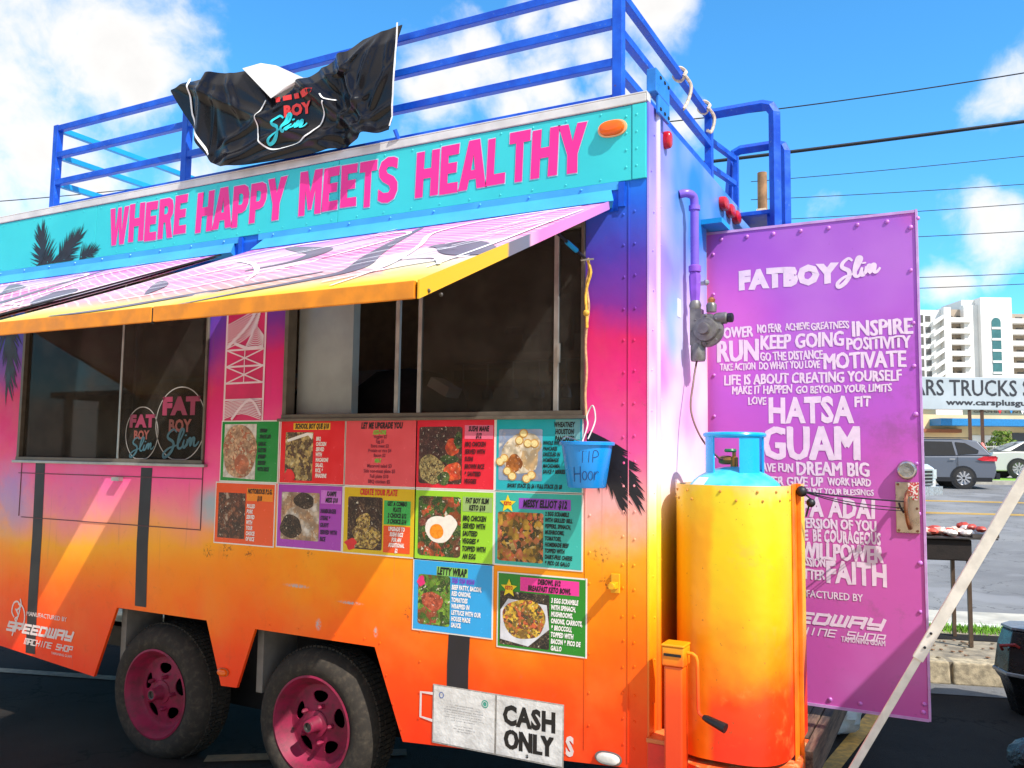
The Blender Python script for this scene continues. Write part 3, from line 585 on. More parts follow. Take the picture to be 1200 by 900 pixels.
# folded panel seams and hardware under the left window
m = MB()
for x0, x1, z in ((-3.93, -2.39, 1.455), (-3.88, -2.39, 1.195)): m.box(x0, x1, -.004, 0, z-.002, z+.002)
for x in (-2.392, -3.905): m.box(x-.002, x+.002, -.0035, 0, 1.2, 1.53)
m.build('hatch_seam', mat((95, 55, 60), .6), SW)
m = MB(); m.box(-3.06, -3.0, -.03, -.002, 1.43, 1.45); m.build('catch_plate', M_ALU, SW)
m = MB()
for x in (-.075,): pass
m.box(-.0775, -.0745, -.0035, 0, .44, 2.70); m.box(-.2565, -.2545, -.003, 0, .46, 1.74); m.build('panel_seam', M_WALL, SW)
# rivets
m = MB(); rr = random.Random(2)
def rv(x, z, y=-.001, r=.0056): m.sph((x, y, z), r, 6, 4, 0, (1, .6, 1))
z = .5
while z < 2.68:
    for x in (-.098, -.052): rv(x+rr.uniform(-.003, .003), z+rr.uniform(-.006, .006))
    z += .098 if z < 1.6 else .128
z = .55
while z < 1.45: rv(-.238, z+rr.uniform(-.01, .01)); z += .135
for x, z in ((-1.9, .765), (-1.72, .765), (-1.50, .765), (-1.33, .765), (-1.245, .755), (-1.205, .62), (-1.165, .50), (-1.12, .40)): rv(x, z)
for z in (.83, .70, .57, .46): rv(-1.03, z)
for x in [-.9+.14*k for k in range(6)]: rv(x, .43+.0*x)
for x in [-5.0+.155*k for k in range(33)]:
    if x < -.1: pass
m.build('rivets', M_WALL, SW, smooth=True)['kind'] = 'stuff'
m = MB()
for x in [-5.0+.155*k for k in range(33)]:
    if x < -.1: rv(x, 2.995, -.009, .0045); rv(x, 2.722, -.009, .004)
for x in (-1.56, -1.54): rv(x, 2.86, -.009, .004)
for z in (2.97, 2.90, 2.83, 2.76): rv(-.04, z, -.011, .005); rv(-.085, z, -.009, .005)
m.build('rivets', M_TEAL, SW, smooth=True)['kind'] = 'stuff'
# corner trim
m = MB(); m.box(.0005, .008, -.002, .088, .42, 3.018); m.build('corner_trim', M_END, EW)
m = MB(); m.lathe([(.017, .42), (.017, 3.018)], (.004, .106, 0), 'z', 12); m.build('corner_bead', M_CORN, EW, smooth=True)
m = MB(); z = .5
while z < 3.0:
    m.sph((.009, .045+random.uniform(-.02, .02), z), .0045, 6, 4); m.sph((.002, .165, z+.05), .0045, 6, 4); z += .16
m.build('trim_rivets', M_END, EW, smooth=True)['kind'] = 'stuff'
# ---- flashing above the awnings
for a, b in ((-4.8, -2.196), (-2.06, -.118)):
    m = MB(); m.box(a, b, -.006, -.0085+.0085, 2.672, 2.704); m.box(a, b, -.010, -.0062, 2.672, 2.704)
    m.add([(a+.04, -.010, 2.675), (b-.03, -.010, 2.675), (b, -.062, 2.612), (a, -.062, 2.612), (a+.04, 0, 2.60), (b-.03, 0, 2.60)], [(0, 1, 2, 3), (3, 2, 5, 4), (1, 5, 2), (0, 3, 4)])
    o = m.build('awning_flashing', M_LBLUE, SW)
    m = MB(); m.box(b+.002, b+.028, -.014, -.001, 2.60, 2.70); m.build('end_bracket', M_BLUE, SW)
    m = MB()
    x = a+.1
    while x < b: m.sph((x, -.011, 2.69), .006, 6, 4); x += .24
    m.build('flashing_rivets', M_LBLUE, o, smooth=True)['kind'] = 'stuff'
m = MB(); m.box(-5.3, -.119, -.0035, -.0005, 2.585, 2.671); m.build('hinge_band', M_BLUE, SW)
# ---- awnings
def awning_paint():
    n = NT('awning_art'); x, y, z = n.xyz()
    C = lambda *a: s2l(a)
    d = n.math('MULTIPLY', y, -1/1.35)                        # 0 hinge .. 1 front
    nz = n.math('MULTIPLY_ADD', n.noise(2.5, 5), .34, -.17); dd = n.math('ADD', d, nz)
    col = n.ramp(dd, [(0, C(150, 104, 200)), (.12, C(196, 160, 208)), (.3, C(216, 184, 202)), (.55, C(222, 190, 204)), (.70, C(222, 210, 204)), (.84, C(226, 210, 140)), (.98, C(232, 194, 20))])
    mp = n.N('Mapping'); mp.inputs['Rotation'].default_value = (0, 0, radians(-34)); mp.inputs['Scale'].default_value = (.7, 4.5, 1); n.L(n.co(), mp.inputs[0])
    g = n.noise(1.3, 3, .5, mp.outputs[0])
    pk = n.math('MULTIPLY', n.rng(n.noise(1.4, 2, .4, mp.outputs[0]), .52, .68, 0, .55), n.rng(d, .9, .6)); col = n.mix(pk, col, C(214, 84, 168))
    wv = n.N('TexWave'); wv.inputs['Scale'].default_value = 8.5; wv.inputs['Distortion'].default_value = 3.2; wv.inputs['Detail Scale'].default_value = .35; wv.inputs['Detail'].default_value = 1
    mp2 = n.N('Mapping'); mp2.inputs['Rotation'].default_value = (0, 0, radians(-58)); mp2.inputs['Scale'].default_value = (1, 1, 0); n.L(n.co(), mp2.inputs[0]); n.L(mp2.outputs[0], wv.inputs['Vector'])
    area = n.rng(n.noise(1.7, 2, .4), .46, .49)
    ln = n.math('MULTIPLY', n.rng(wv.outputs['Fac'], .84, .93), n.math('MULTIPLY', n.rng(d, .90, .78), area))
    col = n.mix(n.math('MULTIPLY', n.math('MULTIPLY', area, n.rng(d, .95, .8)), .5), col, C(222, 96, 156)); col = n.mix(n.math('MULTIPLY', ln, .5), col, C(240, 228, 234))
    n.bump(n.noise(4, 3), .1, .02); return n.fin(col, .42)
M_AWN = awning_paint()
def lip_paint():
    n = NT('awning_lip_paint'); x, y, z = n.xyz(); C = lambda *a: s2l(a); d = n.math('MULTIPLY', y, -1/1.36)
    col = n.ramp(n.math('ADD', d, n.math('MULTIPLY_ADD', n.noise(9), .02, -.01)), [(0, C(185, 130, 200)), (.25, C(220, 130, 190)), (.5, C(228, 120, 180)), (.55, C(222, 160, 190)), (.56, C(105, 105, 118)), (.66, C(112, 104, 112)), (.67, C(226, 172, 12)), (1, C(228, 166, 0))])
    return n.fin(col, .45)
M_LIP = lip_paint(); M_FASC = mat((214, 128, 8), .5, 0, .16, 14)
M_FAB = mat((244, 240, 242), .5, 0, .03)
def awning(x0, x1, seams, flat=False):
    H = (-.05, 2.612); F = (-1.372, 2.040); t = .012
    m = MB(); nx = 30; ny = 8; xs = [x0+(x1-x0)*i/nx for i in range(nx+1)]
    def P(x, v, off=0):
        y = H[0]+(F[0]-H[0])*v; z = H[1]+(F[1]-H[1])*v-.010*sin(pi*v)
        for s_ in seams:
            z -= .012*math.exp(-((x-s_)/.02)**2)*v
        return (x, y, z+off)
    vs = [P(x, j/ny) for x in xs for j in range(ny+1)]+[P(x, j/ny, -t) for x in xs for j in range(ny+1)]; K = (nx+1)*(ny+1); fs = []
    for i in range(nx):
        for j in range(ny):
            a = i*(ny+1)+j; fs += [(a, a+1, a+ny+2, a+ny+1), (K+a, K+a+ny+1, K+a+ny+2, K+a+1)]
    m.add(vs, fs); o = m.build('awning', M_AWN, TR, smooth=True, fixn=False)
    if o.data.polygons[0].normal.z < 0: o.data.flip_normals()
    # side lips and front fascia (fascia in lengths between the seams)
    for x, sx in ((x0, -1), (x1, 1)):
        tz = .003 if sx > 0 else -.016
        m = MB(); m.hexa([(x, H[0], H[1]-.03), (x+sx*.006, H[0], H[1]-.03), (x+sx*.006, F[0]-.012, F[1]-.046), (x, F[0]-.012, F[1]-.046)],
                         [(x, H[0], H[1]+tz), (x+sx*.006, H[0], H[1]+tz), (x+sx*.006, F[0]-.012, F[1]+tz), (x, F[0]-.012, F[1]+tz)])
        if flat and sx == 1:
            m = MB(); m.bar((x, H[0], H[1]-.002), (x, F[0], F[1]-.002), .006, .008)  # dark bar in the lip's place, painting the shaded gap between awnings
        m.build('side_lip', M_DARK if flat and sx == 1 else M_LIP, o)
        if flat and sx == 1: continue
        for dy in (.03, .09):
            m = MB(); m.sph((x+sx*.007, F[0]+dy, F[1]-.018), .006, 6, 4); m.build('lip_bolt', M_STEELD, o)
    cuts = [x0]+sorted(seams)+[x1-.006]
    for a, b in zip(cuts[:-1], cuts[1:]):
        m = MB(); m.box(a+.004, b-.004, F[0]-.012, F[0]-.001, F[1]-.044, F[1]+.003); m.build('fascia', M_FASC, o, bevel=.002)
    for s_ in seams:
        m = MB(); m.box(s_-.004, s_+.004, F[0]-.009, F[0]-.0012, F[1]-.05, F[1]-.001); m.build('fascia_joint', M_DARK, o)
    # bold white brush outlines over the art
    m = MB(); ez = (F[1]-H[1])/(F[0]-H[0])
    def T(a, b, h=0): 
        v = min(1, max(0, (b-H[0])/(F[0]-H[0]))); q = P(a, v); return (q[0], q[1], q[2]+.003+h)
    W = x1-x0
    g = MB()
    for k, (q, w) in enumerate((([(-1.02, -.07), (-.92, -.42), (-.80, -.72), (-.66, -1.0), (-.74, -1.12), (-.92, -1.25), (-1.05, -1.36)], .085), ([(-1.72, -.16), (-1.48, -.30), (-1.30, -.42), (-1.27, -.60), (-1.42, -.72)], .11),
                                ([(-.80, -.98), (-1.1, -1.12), (-1.45, -1.30), (-1.72, -1.33)], .06), ([(-.16, -.98), (-.30, -.86), (-.46, -.70), (-.58, -.66)], .16), ([(-1.9, -.72), (-1.7, -.9), (-1.58, -1.05)], .07))):
        dx = 0 if not flat else -2.13; q = smoothp([(a+dx, b) for a, b in q], 6)
        ribbon(g, q, w, T, -.001+.0003*k, 0, lambda t: .25+.75*sin(pi*min(1, t*1.1)))
    g.build('grey_brushwork', mat((118, 110, 122), .5, 0, .2, 5), o, fixn=False)
    Q = ([(-1.96, -.92), (-1.62, -.55), (-1.30, -.26), (-1.12, -.14), (-.98, -.24), (-1.06, -.50), (-1.22, -.82), (-1.42, -1.02), (-1.70, -1.14)], [(-1.80, -.40), (-1.55, -.55), (-1.28, -.80), (-1.15, -.98)], [(-.50, -1.30), (-.52, -1.0), (-.66, -.62), (-.80, -.30), (-.62, -.12), (-.24, -.10)],
         [(-.28, -1.14), (-.26, -.85), (-.24, -.5), (-.19, -.2)], [(-.60, -1.22), (-.42, -1.05), (-.22, -1.0)], [(-1.95, -.3), (-1.75, -.15), (-1.5, -.12)], [(-.55, -.9), (-.38, -.95), (-.25, -1.12)])
    for k, q in enumerate(Q):
        dx = 0 if not flat else -2.13; ribbon(m, smoothp([(a+dx, b) for a, b in q], 8), .020, T, .0004+.0005*k, 0, lambda t: .5+.6*sin(pi*t))
    rl = random.Random(int(-x0*10)); W = x1-x0
    for k in range(46):
        a = rl.uniform(.06, .92); b = rl.uniform(-1.05, -.12); l = rl.uniform(.03, .09)
        ribbon(m, smoothp([(x0+W*a, b), (x0+W*(a+l*.5), b+l*1.1), (x0+W*(a+l), b+l*1.6)], 4), .008, T, .004+.0001*k)
    m.build('brush_lines', M_FAB, o, fixn=False)
    return o
awning(-2.055, -.145, [-1.13]); awning(-4.6, -2.275, [-3.4], True)
# ---- windows
def glass():
    n = NT('dusty_tinted_glass'); t = n.t; N, L = n.N, n.L
    tr = N('BsdfTransparent'); tr.inputs[0].default_value = (.40, .39, .38, 1)
    gl = N('BsdfGlossy'); gl.inputs['Roughness'].default_value = .02; gl.inputs[0].default_value = (.62, .60, .58, 1)
    df = N('BsdfDiffuse'); df.inputs[0].default_value = (.30, .27, .23, 1)
    fr = N('Fresnel'); fr.inputs[0].default_value = 1.22
    a = N('MixShader'); L(fr.outputs[0], a.inputs[0]); L(tr.outputs[0], a.inputs[1]); L(gl.outputs[0], a.inputs[2])
    b = N('MixShader'); L(n.rng(n.noise(5, 6, .7), .35, .75, .05, .12), b.inputs[0]); L(a.outputs[0], b.inputs[1]); L(df.outputs[0], b.inputs[2])
    L(b.outputs[0], t.nodes['Material Output'].inputs[0]); return n.m
M_GLASS = glass()
def window(x0, x1, z0, z1, mulls, panes, fr):
    m = MB(); f = .024
    m.box(x0, x1, -.016, .05, z0-.004, z0+f*.7); m.box(x0, x0+f, -.012, .05, z0+f*.7, z1); m.box(x1-f*.6, x1, -.012, .05, z0+f*.7, z1); m.box(x0+f, x1-f*.6, -.012, .05, z1-f, z1)
    o = m.build('window_frame', fr, SW, bevel=.002)
    for x, w, y in mulls:
        m = MB(); m.box(x-w/2, x+w/2, y, y+.018, z0+f*.7, z1-f); m.build('mullion', M_ALU, o, bevel=.002)
    for a, b, y in panes:
        m = MB(); m.box(a, b, y, y+.005, z0+f*.7, z1-f); m.build('pane', M_GLASS, o)
    return o
WL = window(-3.95, -2.386, 1.535, 2.56, ((-3.066, .016, .004), (-2.99, .01, .024)), ((-3.93, -3.074, .012), (-3.058, -2.40, .006)), M_ALUD)
WR = window(-1.86, -.263, 1.765, 2.56, ((-1.207, .022, .022), (-1.07, .020, .002), (-.394, .022, .002)), ((-1.06, -.405, .008), (-.383, -.28, .010)), M_ALUD)
m = MB(); m.box(-3.97, -2.36, -.026, -.0005, 1.516, 1.532); m.build('sill', M_ALU, WL, bevel=.003)
m = MB(); m.box(-1.875, -.25, -.03, -.0005, 1.748, 1.762); m.build('sill', M_ALUD, WR, bevel=.003)
m = MB(); m.box(-.382, -.372, -.012, -.0015, 1.98, 2.06); m.build('catch', M_ALU, WR)
# ring badges on the left glass
mp_, mo_, mb_, mw_ = mat((140, 40, 76), .5), mat((130, 64, 54), .5), mat((50, 92, 106), .5), mat((150, 148, 146), .5)
for cx, cz, rx, rz, k in ((-2.58, 1.742, .186, .195, 1), (-2.875, 1.69, .128, .145, .72)):
    m = MB(); T = lambda a, b, h=0: (a, .0038-h, b)
    ribbon(m, [(x, max(z_, 1.553)) for x, z_ in arc(cx, cz, rx, rz, 0, 2*pi, 48)], .006, T, dl=0)
    ring = m.build('ring_badge', mw_, WL, fixn=False)
    for s_, b0, b1, hw, mm, bo in (('FAT', .045, .145, .14, mp_, .07), ('BOY', -.045, .025, .085, mo_, .045)):
        q = MB(); text(q, s_, (cx-hw*k, cx+hw*k, cz+b0*k, cz+b1*k), T, bo); q.build('badge_lettering', mm, ring, fixn=False)
    q = MB(); slim(q, (cx-.12*k, cx+.15*k, cz-.18*k, cz-.03*k), T, .09); q.build('badge_lettering', mb_, ring, fixn=False)
# ---- interior seen through the windows
IN = MB(); IN.box(-1.84, -1.50, .07, .12, 1.70, 2.62); IN.build('steel_partition', M_STEEL, TR)
m = MB(); m.box(-5.2, -.1, 1.84, 1.879, .84, 2.99); m.build('interior_wall', mat((158, 136, 108), .6, .1), TR)
m = MB(); m.box(-1.6, -.2, 1.25, 1.84, 2.14, 2.20); m.box(-4.6, -2.2, 1.3, 1.84, 2.05, 2.14); m.build('shelf', M_STEEL, TR); m = MB(); m.box(-1.22, -1.10, .30, .42, 1.90, 1.95); m.xf(Matrix.Translation((-1.16, .36, 1.92)) @ Matrix.Rotation(.5, 4, 'Y') @ Matrix.Translation((1.16, -.36, -1.92))); m.build('paper_box', M_WHITE, TR)
m = MB(); m.box(-4.4, -3.4, .5, .9, .84, 1.86); m.build('fridge', mat((120, 116, 114), .45, .3), TR)
m = MB(); m.box(-3.38, -2.8, .46, .9, .84, 1.90); m.build('fridge', mat((138, 134, 132), .45, .3), TR)
m = MB(); m.box(-1.50, -1.02, 1.0, 1.5, 2.02, 2.08); m.box(-1.0, -.5, 1.15, 1.8, 1.55, 2.0); m.build('oven', mat((44, 40, 38), .5, .3), TR)
m = MB(); m.box(-1.48, -.2, .95, .99, 2.12, 2.16); m.box(-4.7, -2.2, .95, .99, 2.00, 2.07); m.build('rail_bar', mat((150, 140, 126), .4, .4), TR)
for k in range(7):
    m = MB(); m.lathe([(.002, 0), (.004, -.02), (.004, -.14), (.03, -.17), (.035, -.21)], (-1.42+.16*k, .97, 2.12), 'z', 8); m.build('hanging_ladle', M_STEEL, TR, smooth=True)
for k, (x, z, w, h) in enumerate(((-1.38, 2.21, .14, .12), (-1.12, 2.21, .1, .18), (-.9, 2.21, .18, .1), (-.62, 2.21, .12, .16), (-1.35, 1.36, .16, .22), (-1.1, 1.36, .1, .3))):
    m = MB(); m.box(x, x+w, 1.35, 1.35+w, z, z+h); m.build('kitchen_box', mat([(150, 130, 100), (90, 60, 50), (170, 168, 160)][k % 3], .6), TR)
m = MB(); m.box(-1.45, -.25, 1.35, 1.84, 1.25, 1.35); m.build('counter', M_STEEL, TR)
m = MB(); m.box(-2.9, -1.95, 1.4, 1.84, .84, 2.0); m.build('cabinet', mat((60, 56, 52), .6), TR)
m = MB()
for i, (x, w, h) in enumerate(((-1.4, .12, .2), (-1.2, .16, .14), (-.95, .1, .25), (-.7, .2, .16), (-.45, .12, .22))): m.lathe([(w/2, 0), (w/2*1.05, h*.9), (w/2*.9, h)], (x, 1.55, 2.2), 'z', 12)
m.build('shelf_pots', mat((90, 84, 76), .5, .3), TR, smooth=True)['kind'] = 'stuff'
m = MB(); m.lathe([(.36, 1.2), (.35, 1.75), (.30, 1.93), (.18, 2.03), (.01, 2.06)], (-1.55, .62, 0), 'z', 20); m.build('black_hood', mat((10, 10, 12), .8), TR, smooth=True)
# ---- wheel wells, chassis
m = MB()
for a, b in ((-3.02, -2.30), (-2.01, -1.26)):
    m.box(a-.1, b+.1, .42, .46, .2, .78)
m.box(-3.15, -1.1, .06, .8, .772, .778); m.build('wheel_well', M_DARK, TR)
for a, b in ((-3.03, -2.99), (-2.03, -1.99)):
    m = MB(); m.box(a, b, .06, .30, .42, .76); m.build('mud_panel', mat((120, 115, 108), .7, .2), TR)
m = MB(); m.box(-5.0, .0, .50, .60, .38, .50); m.box(-5.0, .0, 1.35, 1.45, .38, .50)
for x in (-2.672, -1.640): m.lathe([(.04, .1), (.04, 1.8)], (x, 0, .34), 'y', 10)
m.build('chassis', M_BLACK, TR)
def rimp():
    n = NT('dusty_maroon_pink'); a = n.noise(11, 6, .65); col = n.mix(n.rng(a, .35, .75), s2l((142, 28, 64)), s2l((96, 38, 50))); col = n.mix(n.rng(n.noise(46, 5, .7), .58, .72), col, (.06, .025, .02)); n.bump(a, .2, .01); return n.fin(col, .55, 0, .3)
M_RIM = rimp()
def rim_mat():
    n = NT('dusty_tyre'); a = n.noise(30, 6, .6); col = n.mix(n.rng(a, .42, 1.0), (.034, .029, .024), (.11, .088, .062)); n.bump(n.noise(90, 3), .3, .004); return n.fin(col, .88, 0, .2)
M_TYRE = rim_mat()
def wheel(cx, cz=.321):
    cy = .03; e = thing('wheel', None, None, (cx, .14, cz)); e.parent = TR; ORG[e.name] = Vector((cx, .14, cz))
    m = MB(); c = (cx, 0, cz)
    prof = [(.218, cy+.015), (.235, cy+.002), (.262, cy-.008), (.295, cy-.006), (.322, cy+.012), (.340, cy+.035), (.348, cy+.06), (.350, cy+.10), (.350, cy+.16), (.345, cy+.20), (.31, cy+.235), (.21, cy+.22)]
    m.lathe(prof, c, 'y', 64, cap=False); ty = m.build('tyre', M_TYRE, e, smooth=True)
    m = MB()
    for rr_ in (.335, .3445):
        pass
    for i in range(96):
        a = 2*pi*i/96
        for y0, y1, r in ((cy+.066, cy+.098, .3515), (cy+.106, cy+.15, .3515), (cy+.158, cy+.19, .350)):
            da = .024; pts = []
            for rr_ in (r-.012, r+.0055):
                for (aa, yy) in ((a-da, y0), (a+da, y0), (a+da, y1), (a-da, y1)): pts.append((cx+rr_*cos(aa), yy, cz+rr_*sin(aa)))
            m.hexa(pts[:4], pts[4:])
    m.build('tread_blocks', M_TYRE, ty)['kind'] = 'stuff'
    m = MB(); m.lathe([(.228, cy+.006), (.232, cy+.0), (.222, cy-.003), (.214, cy+.010), (.200, cy+.026), (.190, cy+.060), (.176, cy+.072), (.160, cy+.072)], c, 'y', 48, cap=False)
    rim = m.build('rim', M_RIM, e, smooth=True)
    # dished disc with five real hand holes
    bm = bmesh.new(); es = []
    def loop(pts):
        vs = [bm.verts.new((cx+x, 0, cz+z_)) for x, z_ in pts]; return [bm.edges.new((vs[i], vs[(i+1) % len(vs)])) for i in range(len(vs))]
    es += loop([(.163*cos(2*pi*i/40), .163*sin(2*pi*i/40)) for i in range(40)])
    for k in range(5):
        a = 2*pi*k/5+.3; hx, hz = .122*cos(a), .122*sin(a)
        es += loop([(hx+.027*cos(t)*cos(a)-(.044+.012*cos(t))*sin(t)*sin(a), hz+.027*cos(t)*sin(a)+(.044+.012*cos(t))*sin(t)*cos(a)) for t in [2*pi*i/12 for i in range(12)]])
    es += loop([(.062*cos(2*pi*i/20), .062*sin(2*pi*i/20)) for i in range(20)])
    bmesh.ops.triangle_fill(bm, use_beauty=True, edges=es)
    cen = Vector((cx, 0, cz))
    for f in [f for f in bm.faces if (f.calc_center_median()-cen).length < .055]: bm.faces.remove(f)
    for v in bm.verts:
        r = (v.co-cen).length; v.co.y = cy+.078-.035*max(0, 1-(r/.16))-.006
    r = bmesh.ops.extrude_face_region(bm, geom=list(bm.faces))
    for g in r['geom']:
        if isinstance(g, bmesh.types.BMVert): g.co.y += .006
    bmesh.ops.recalc_face_normals(bm, faces=bm.faces)
    me = bpy.data.meshes.new('disc'); bm.to_mesh(me); bm.free()
    for v in me.vertices: v.co -= Vector((cx, .14, cz))
    me.materials.append(M_RIM); o = bpy.data.objects.new('wheel_disc', me); COL.objects.link(o); o.parent = rim; 
    m = MB(); m.lathe([(.064, cy+.060), (.060, cy+.045), (.040, cy+.040), (.034, cy+.03), (.031, cy-.012), (.028, cy-.018), (.022, cy-.020)], c, 'y', 24, cap=False); m.lathe([(.0225, cy-.0195), (.016, cy-.016), (.014, cy-.010), (.001, cy-.010)], c, 'y', 20, 1, cap=False)
    for k in range(5):
        a = 2*pi*k/5; x_, z_ = cx+.086*cos(a), cz+.086*sin(a); m.lathe([(.011, cy+.06), (.011, cy+.028), (.004, cy+.02)], (x_, 0, z_), 'y', 6)
    m.build('hub', [M_RIM, M_STEELD], e, smooth=True)
    m = MB(); m.lathe([(.165, cy+.12), (.04, cy+.12)], c, 'y', 24); m.build('brake_drum', M_DARK, e)
    return e
wheel(-2.715); wheel(-1.655)
# ---- lamps
def oval(name, c, w, h, d, ax, m1, rimm=None):
    pr = MB(); prof = [(1.0, 0), (1.0, .45), (.93, .8), (.75, .95), (.4, 1.0), (.01, 1.02)]; n = 22
    def sq(t): return (abs(cos(t))**.75*math.copysign(1, cos(t)), abs(sin(t))**.9*math.copysign(1, sin(t)))
    vs = []
    for r, hh in prof:
        for i in range(n):
            a, b = sq(2*pi*i/n); p_ = Vector((a*r*w/2, -hh*d, b*r*h/2)) if ax == 'y' else Vector((hh*d, a*r*w/2, b*r*h/2)); vs.append(Vector(c)+p_)
    pr.add(vs, [(j*n+i, j*n+(i+1) % n, (j+1)*n+(i+1) % n, (j+1)*n+i) for j in range(len(prof)-1) for i in range(n)])
    o = pr.build(name, m1, TR, smooth=True)
    if rimm:
        q = MB(); vs = []
        for r, hh in ((1.16, 0), (1.16, .25), (1.0, .3)):
            for i in range(n):
                a, b = sq(2*pi*i/n); p_ = Vector((a*r*w/2, -hh*d, b*(r+.06)*h/2)) if ax == 'y' else Vector((hh*d, a*r*w/2, b*r*h/2)); vs.append(Vector(c)+p_)
        q.add(vs, [(j*n+i, j*n+(i+1) % n, (j+1)*n+(i+1) % n, (j+1)*n+i) for j in range(2) for i in range(n)]); q.build('lamp_rim', rimm, o, smooth=True)
    return o
oval('marker_lamp', (-.143, -.008, 2.928), .108, .058, .030, 'y', M_AMB, mat((228, 170, 120), .4))
oval('marker_lamp', (-2.19, -.001, .508), .062, .034, .02, 'y', M_AMB, mat((190, 90, 40), .5))
oval('marker_lamp', (-.155, -.001, .443), .095, .042, .02, 'y', mat((215, 212, 205), .3), mat((120, 120, 118), .4, .6))
oval('tail_lamp', (.001, .23, 2.937), .05, .075, .03, 'x', M_RED)
for y_ in (1.20, 1.345, 1.48): oval('tail_lamp', (.001, y_, 2.925), .11, .07, .035, 'x', M_RED)
# yellow turn-catch on the wall
m = MB(); m.box(-.145, -.108, -.012, -.0005, 1.07, 1.145); m.box(-.138, -.112, -.045, -.012, 1.09, 1.115); m.lathe([(.014, -.06), (.014, -.045)], (-.125, 0, 1.102), 'y', 12); m.build('door_catch', mat((225, 160, 20), .4), SW, bevel=.003)
# ---- roof rails
RAIL = []
def rail(name, pts, w=.04, mt=None):
    for a, b in zip(pts[:-1], pts[1:]):
        m = MB(); m.bar(a, b, w); m.build(name, mt or M_BLUE, TR, bevel=.003)
ys = .05; X0, X1 = -3.82, -.14
for z in (3.575, 3.405, 3.232, 3.075): rail('guard_rail', [(X0+.02, ys, z), (X1-.02, ys, z)], .036)
for x in (X0, -2.68): rail('rail_post', [(x, ys, 3.055), (x, ys, 3.596)], .042)
rail('rail_post', [(X1, ys, 3.055), (X1, ys, 3.60)], .044)
for z in (3.575, 3.405, 3.232): rail('guard_rail', [(X0, ys+.022, z), (X0, 1.8, z)], .034, M_CYAN)
rail('rail_post', [(X0, 1.82, 3.055), (X0, 1.82, 3.56)], .04, M_CYAN)
for z, y1 in ((3.535, 1.48), (3.365, 1.48), (3.195, 1.48)): rail('guard_rail', [(X1, ys+.022, z), (X1, y1, z)], .036)
rail('rail_post', [(X1, 1.5, 3.02), (X1, 1.5, 3.575)], .042)
for z in (3.40, 3.245): rail('guard_rail', [(X1, 1.522, z), (-.085, 1.88, z)], .03)
rail('rail_post', [(-.08, 1.90, 3.02), (-.08, 1.90, 3.42)], .030)
# hooped ladder stiles over the far corner
def hoop(y, x0, x1, zt, zl, zr, lean=0):
    r = .05; P = [(x0-lean, y, zl), (x0, y, zt-r), (x0+.015, y, zt-.015), (x0+r, y, zt), (x1-r, y, zt), (x1-.015, y, zt-.015), (x1, y, zt-r), (x1, y, zr)]
    m = MB(); m.tube(P, .031, 4); return m.build('ladder_stile', M_BLUE, TR, bevel=.003)
m = MB(); m.tube([(X1+.02, 1.5, 3.545), (.16, 1.5, 3.545), (.20, 1.5, 3.53), (.222, 1.5, 3.49), (.222, 1.5, 2.72)], .033, 4); m.build('ladder_stile', M_BLUE, TR, bevel=.003)
hoop(1.95, -.115, .20, 3.475, 3.0, 2.72, .03)
m = MB(); m.box(.03, .20, 1.5, 1.95, 2.93, 2.955); m.box(.17, .20, 1.53, 1.93, 2.86, 2.955); m.build('ladder_rung', M_BLUE, TR, bevel=.004)
for z in (2.6, 2.3):
    m = MB(); m.bar((.21, 1.5, z), (.2, 1.95, z), .03); m.build('ladder_rung', M_BLUE, TR)
# blue junction box on the roof corner
m = MB(); m.box(-.010, .032, .02, .20, 3.066, 3.165); m.box(.0175, .032, .055, .20, 2.99, 3.066); o = m.build('junction_box', mat((40, 120, 205), .35), TR, bevel=.004)
m = MB()
for z in (3.01, 3.142):
    for y_ in (.075, .13, .18): m.box(.0325, .036, y_-.008, y_+.008, z-.005, z+.005)
m.build('box_screws', M_DARK, o)
# knotted rag rope on the rail
M_ROPE = mat((200, 180, 160), .8, 0, .3, 60)
def ropeknot(y, z, tail):
    m = MB(); P = [(X1+.03*cos(t), y+.012*sin(3*t), z+.03*sin(t)) for t in [k*.5 for k in range(26)]]; m.tube(smoothp(P, 2), .010, 6)
    m.tube(smoothp([(X1+.02, y+.01, z), (X1+.045, y+.05, z-.05), (X1+.03, y+.04, z-.13), (X1+.02, y-.01, z-tail)], 5), .009, 6)
    tag(m.build('rope', M_ROPE, None, smooth=True, loc=(X1, y, z)), 'frayed pale rope knotted round the top roof rail, ' + ('mid rail' if tail > .15 else 'at the far post'), 'rope')
ropeknot(.93, 3.545, .19); ropeknot(1.40, 3.55, .14)
# ---- gas pipe, regulator
M_PIPE = mat((122, 92, 205), .35, 0, .12, 10)
m = MB(); m.tube(smoothp([(.001, .44, 2.762), (.03, .455, 2.768), (.05, .49, 2.76), (.052, .50, 2.72)], 4)+[(.052, .50, 2.42)], .019, 12); m.lathe([(.026, 0), (.026, .02)], (.052, .5, 2.70), 'z', 12)
pp = m.build('gas_pipe', M_PIPE, TR, smooth=True)
m = MB(); m.lathe([(.028, 2.42), (.028, 2.445), (.022, 2.45)], (.052, .5, 0), 'z', 12); m.lathe([(.02, 2.28), (.024, 2.33), (.027, 2.40), (.022, 2.42)], (.052, .5, 0), 'z', 6); m.build('pipe_union', mat((135, 80, 190), .35), pp, smooth=True)
m = MB(); m.box(.05, .10, .50, .52, 2.36, 2.375); m.sph((.1, .51, 2.37), .014, 8, 5); m.build('valve', M_ALU, pp)
M_CAST = mat((120, 116, 112), .45, .5, .25, 30)
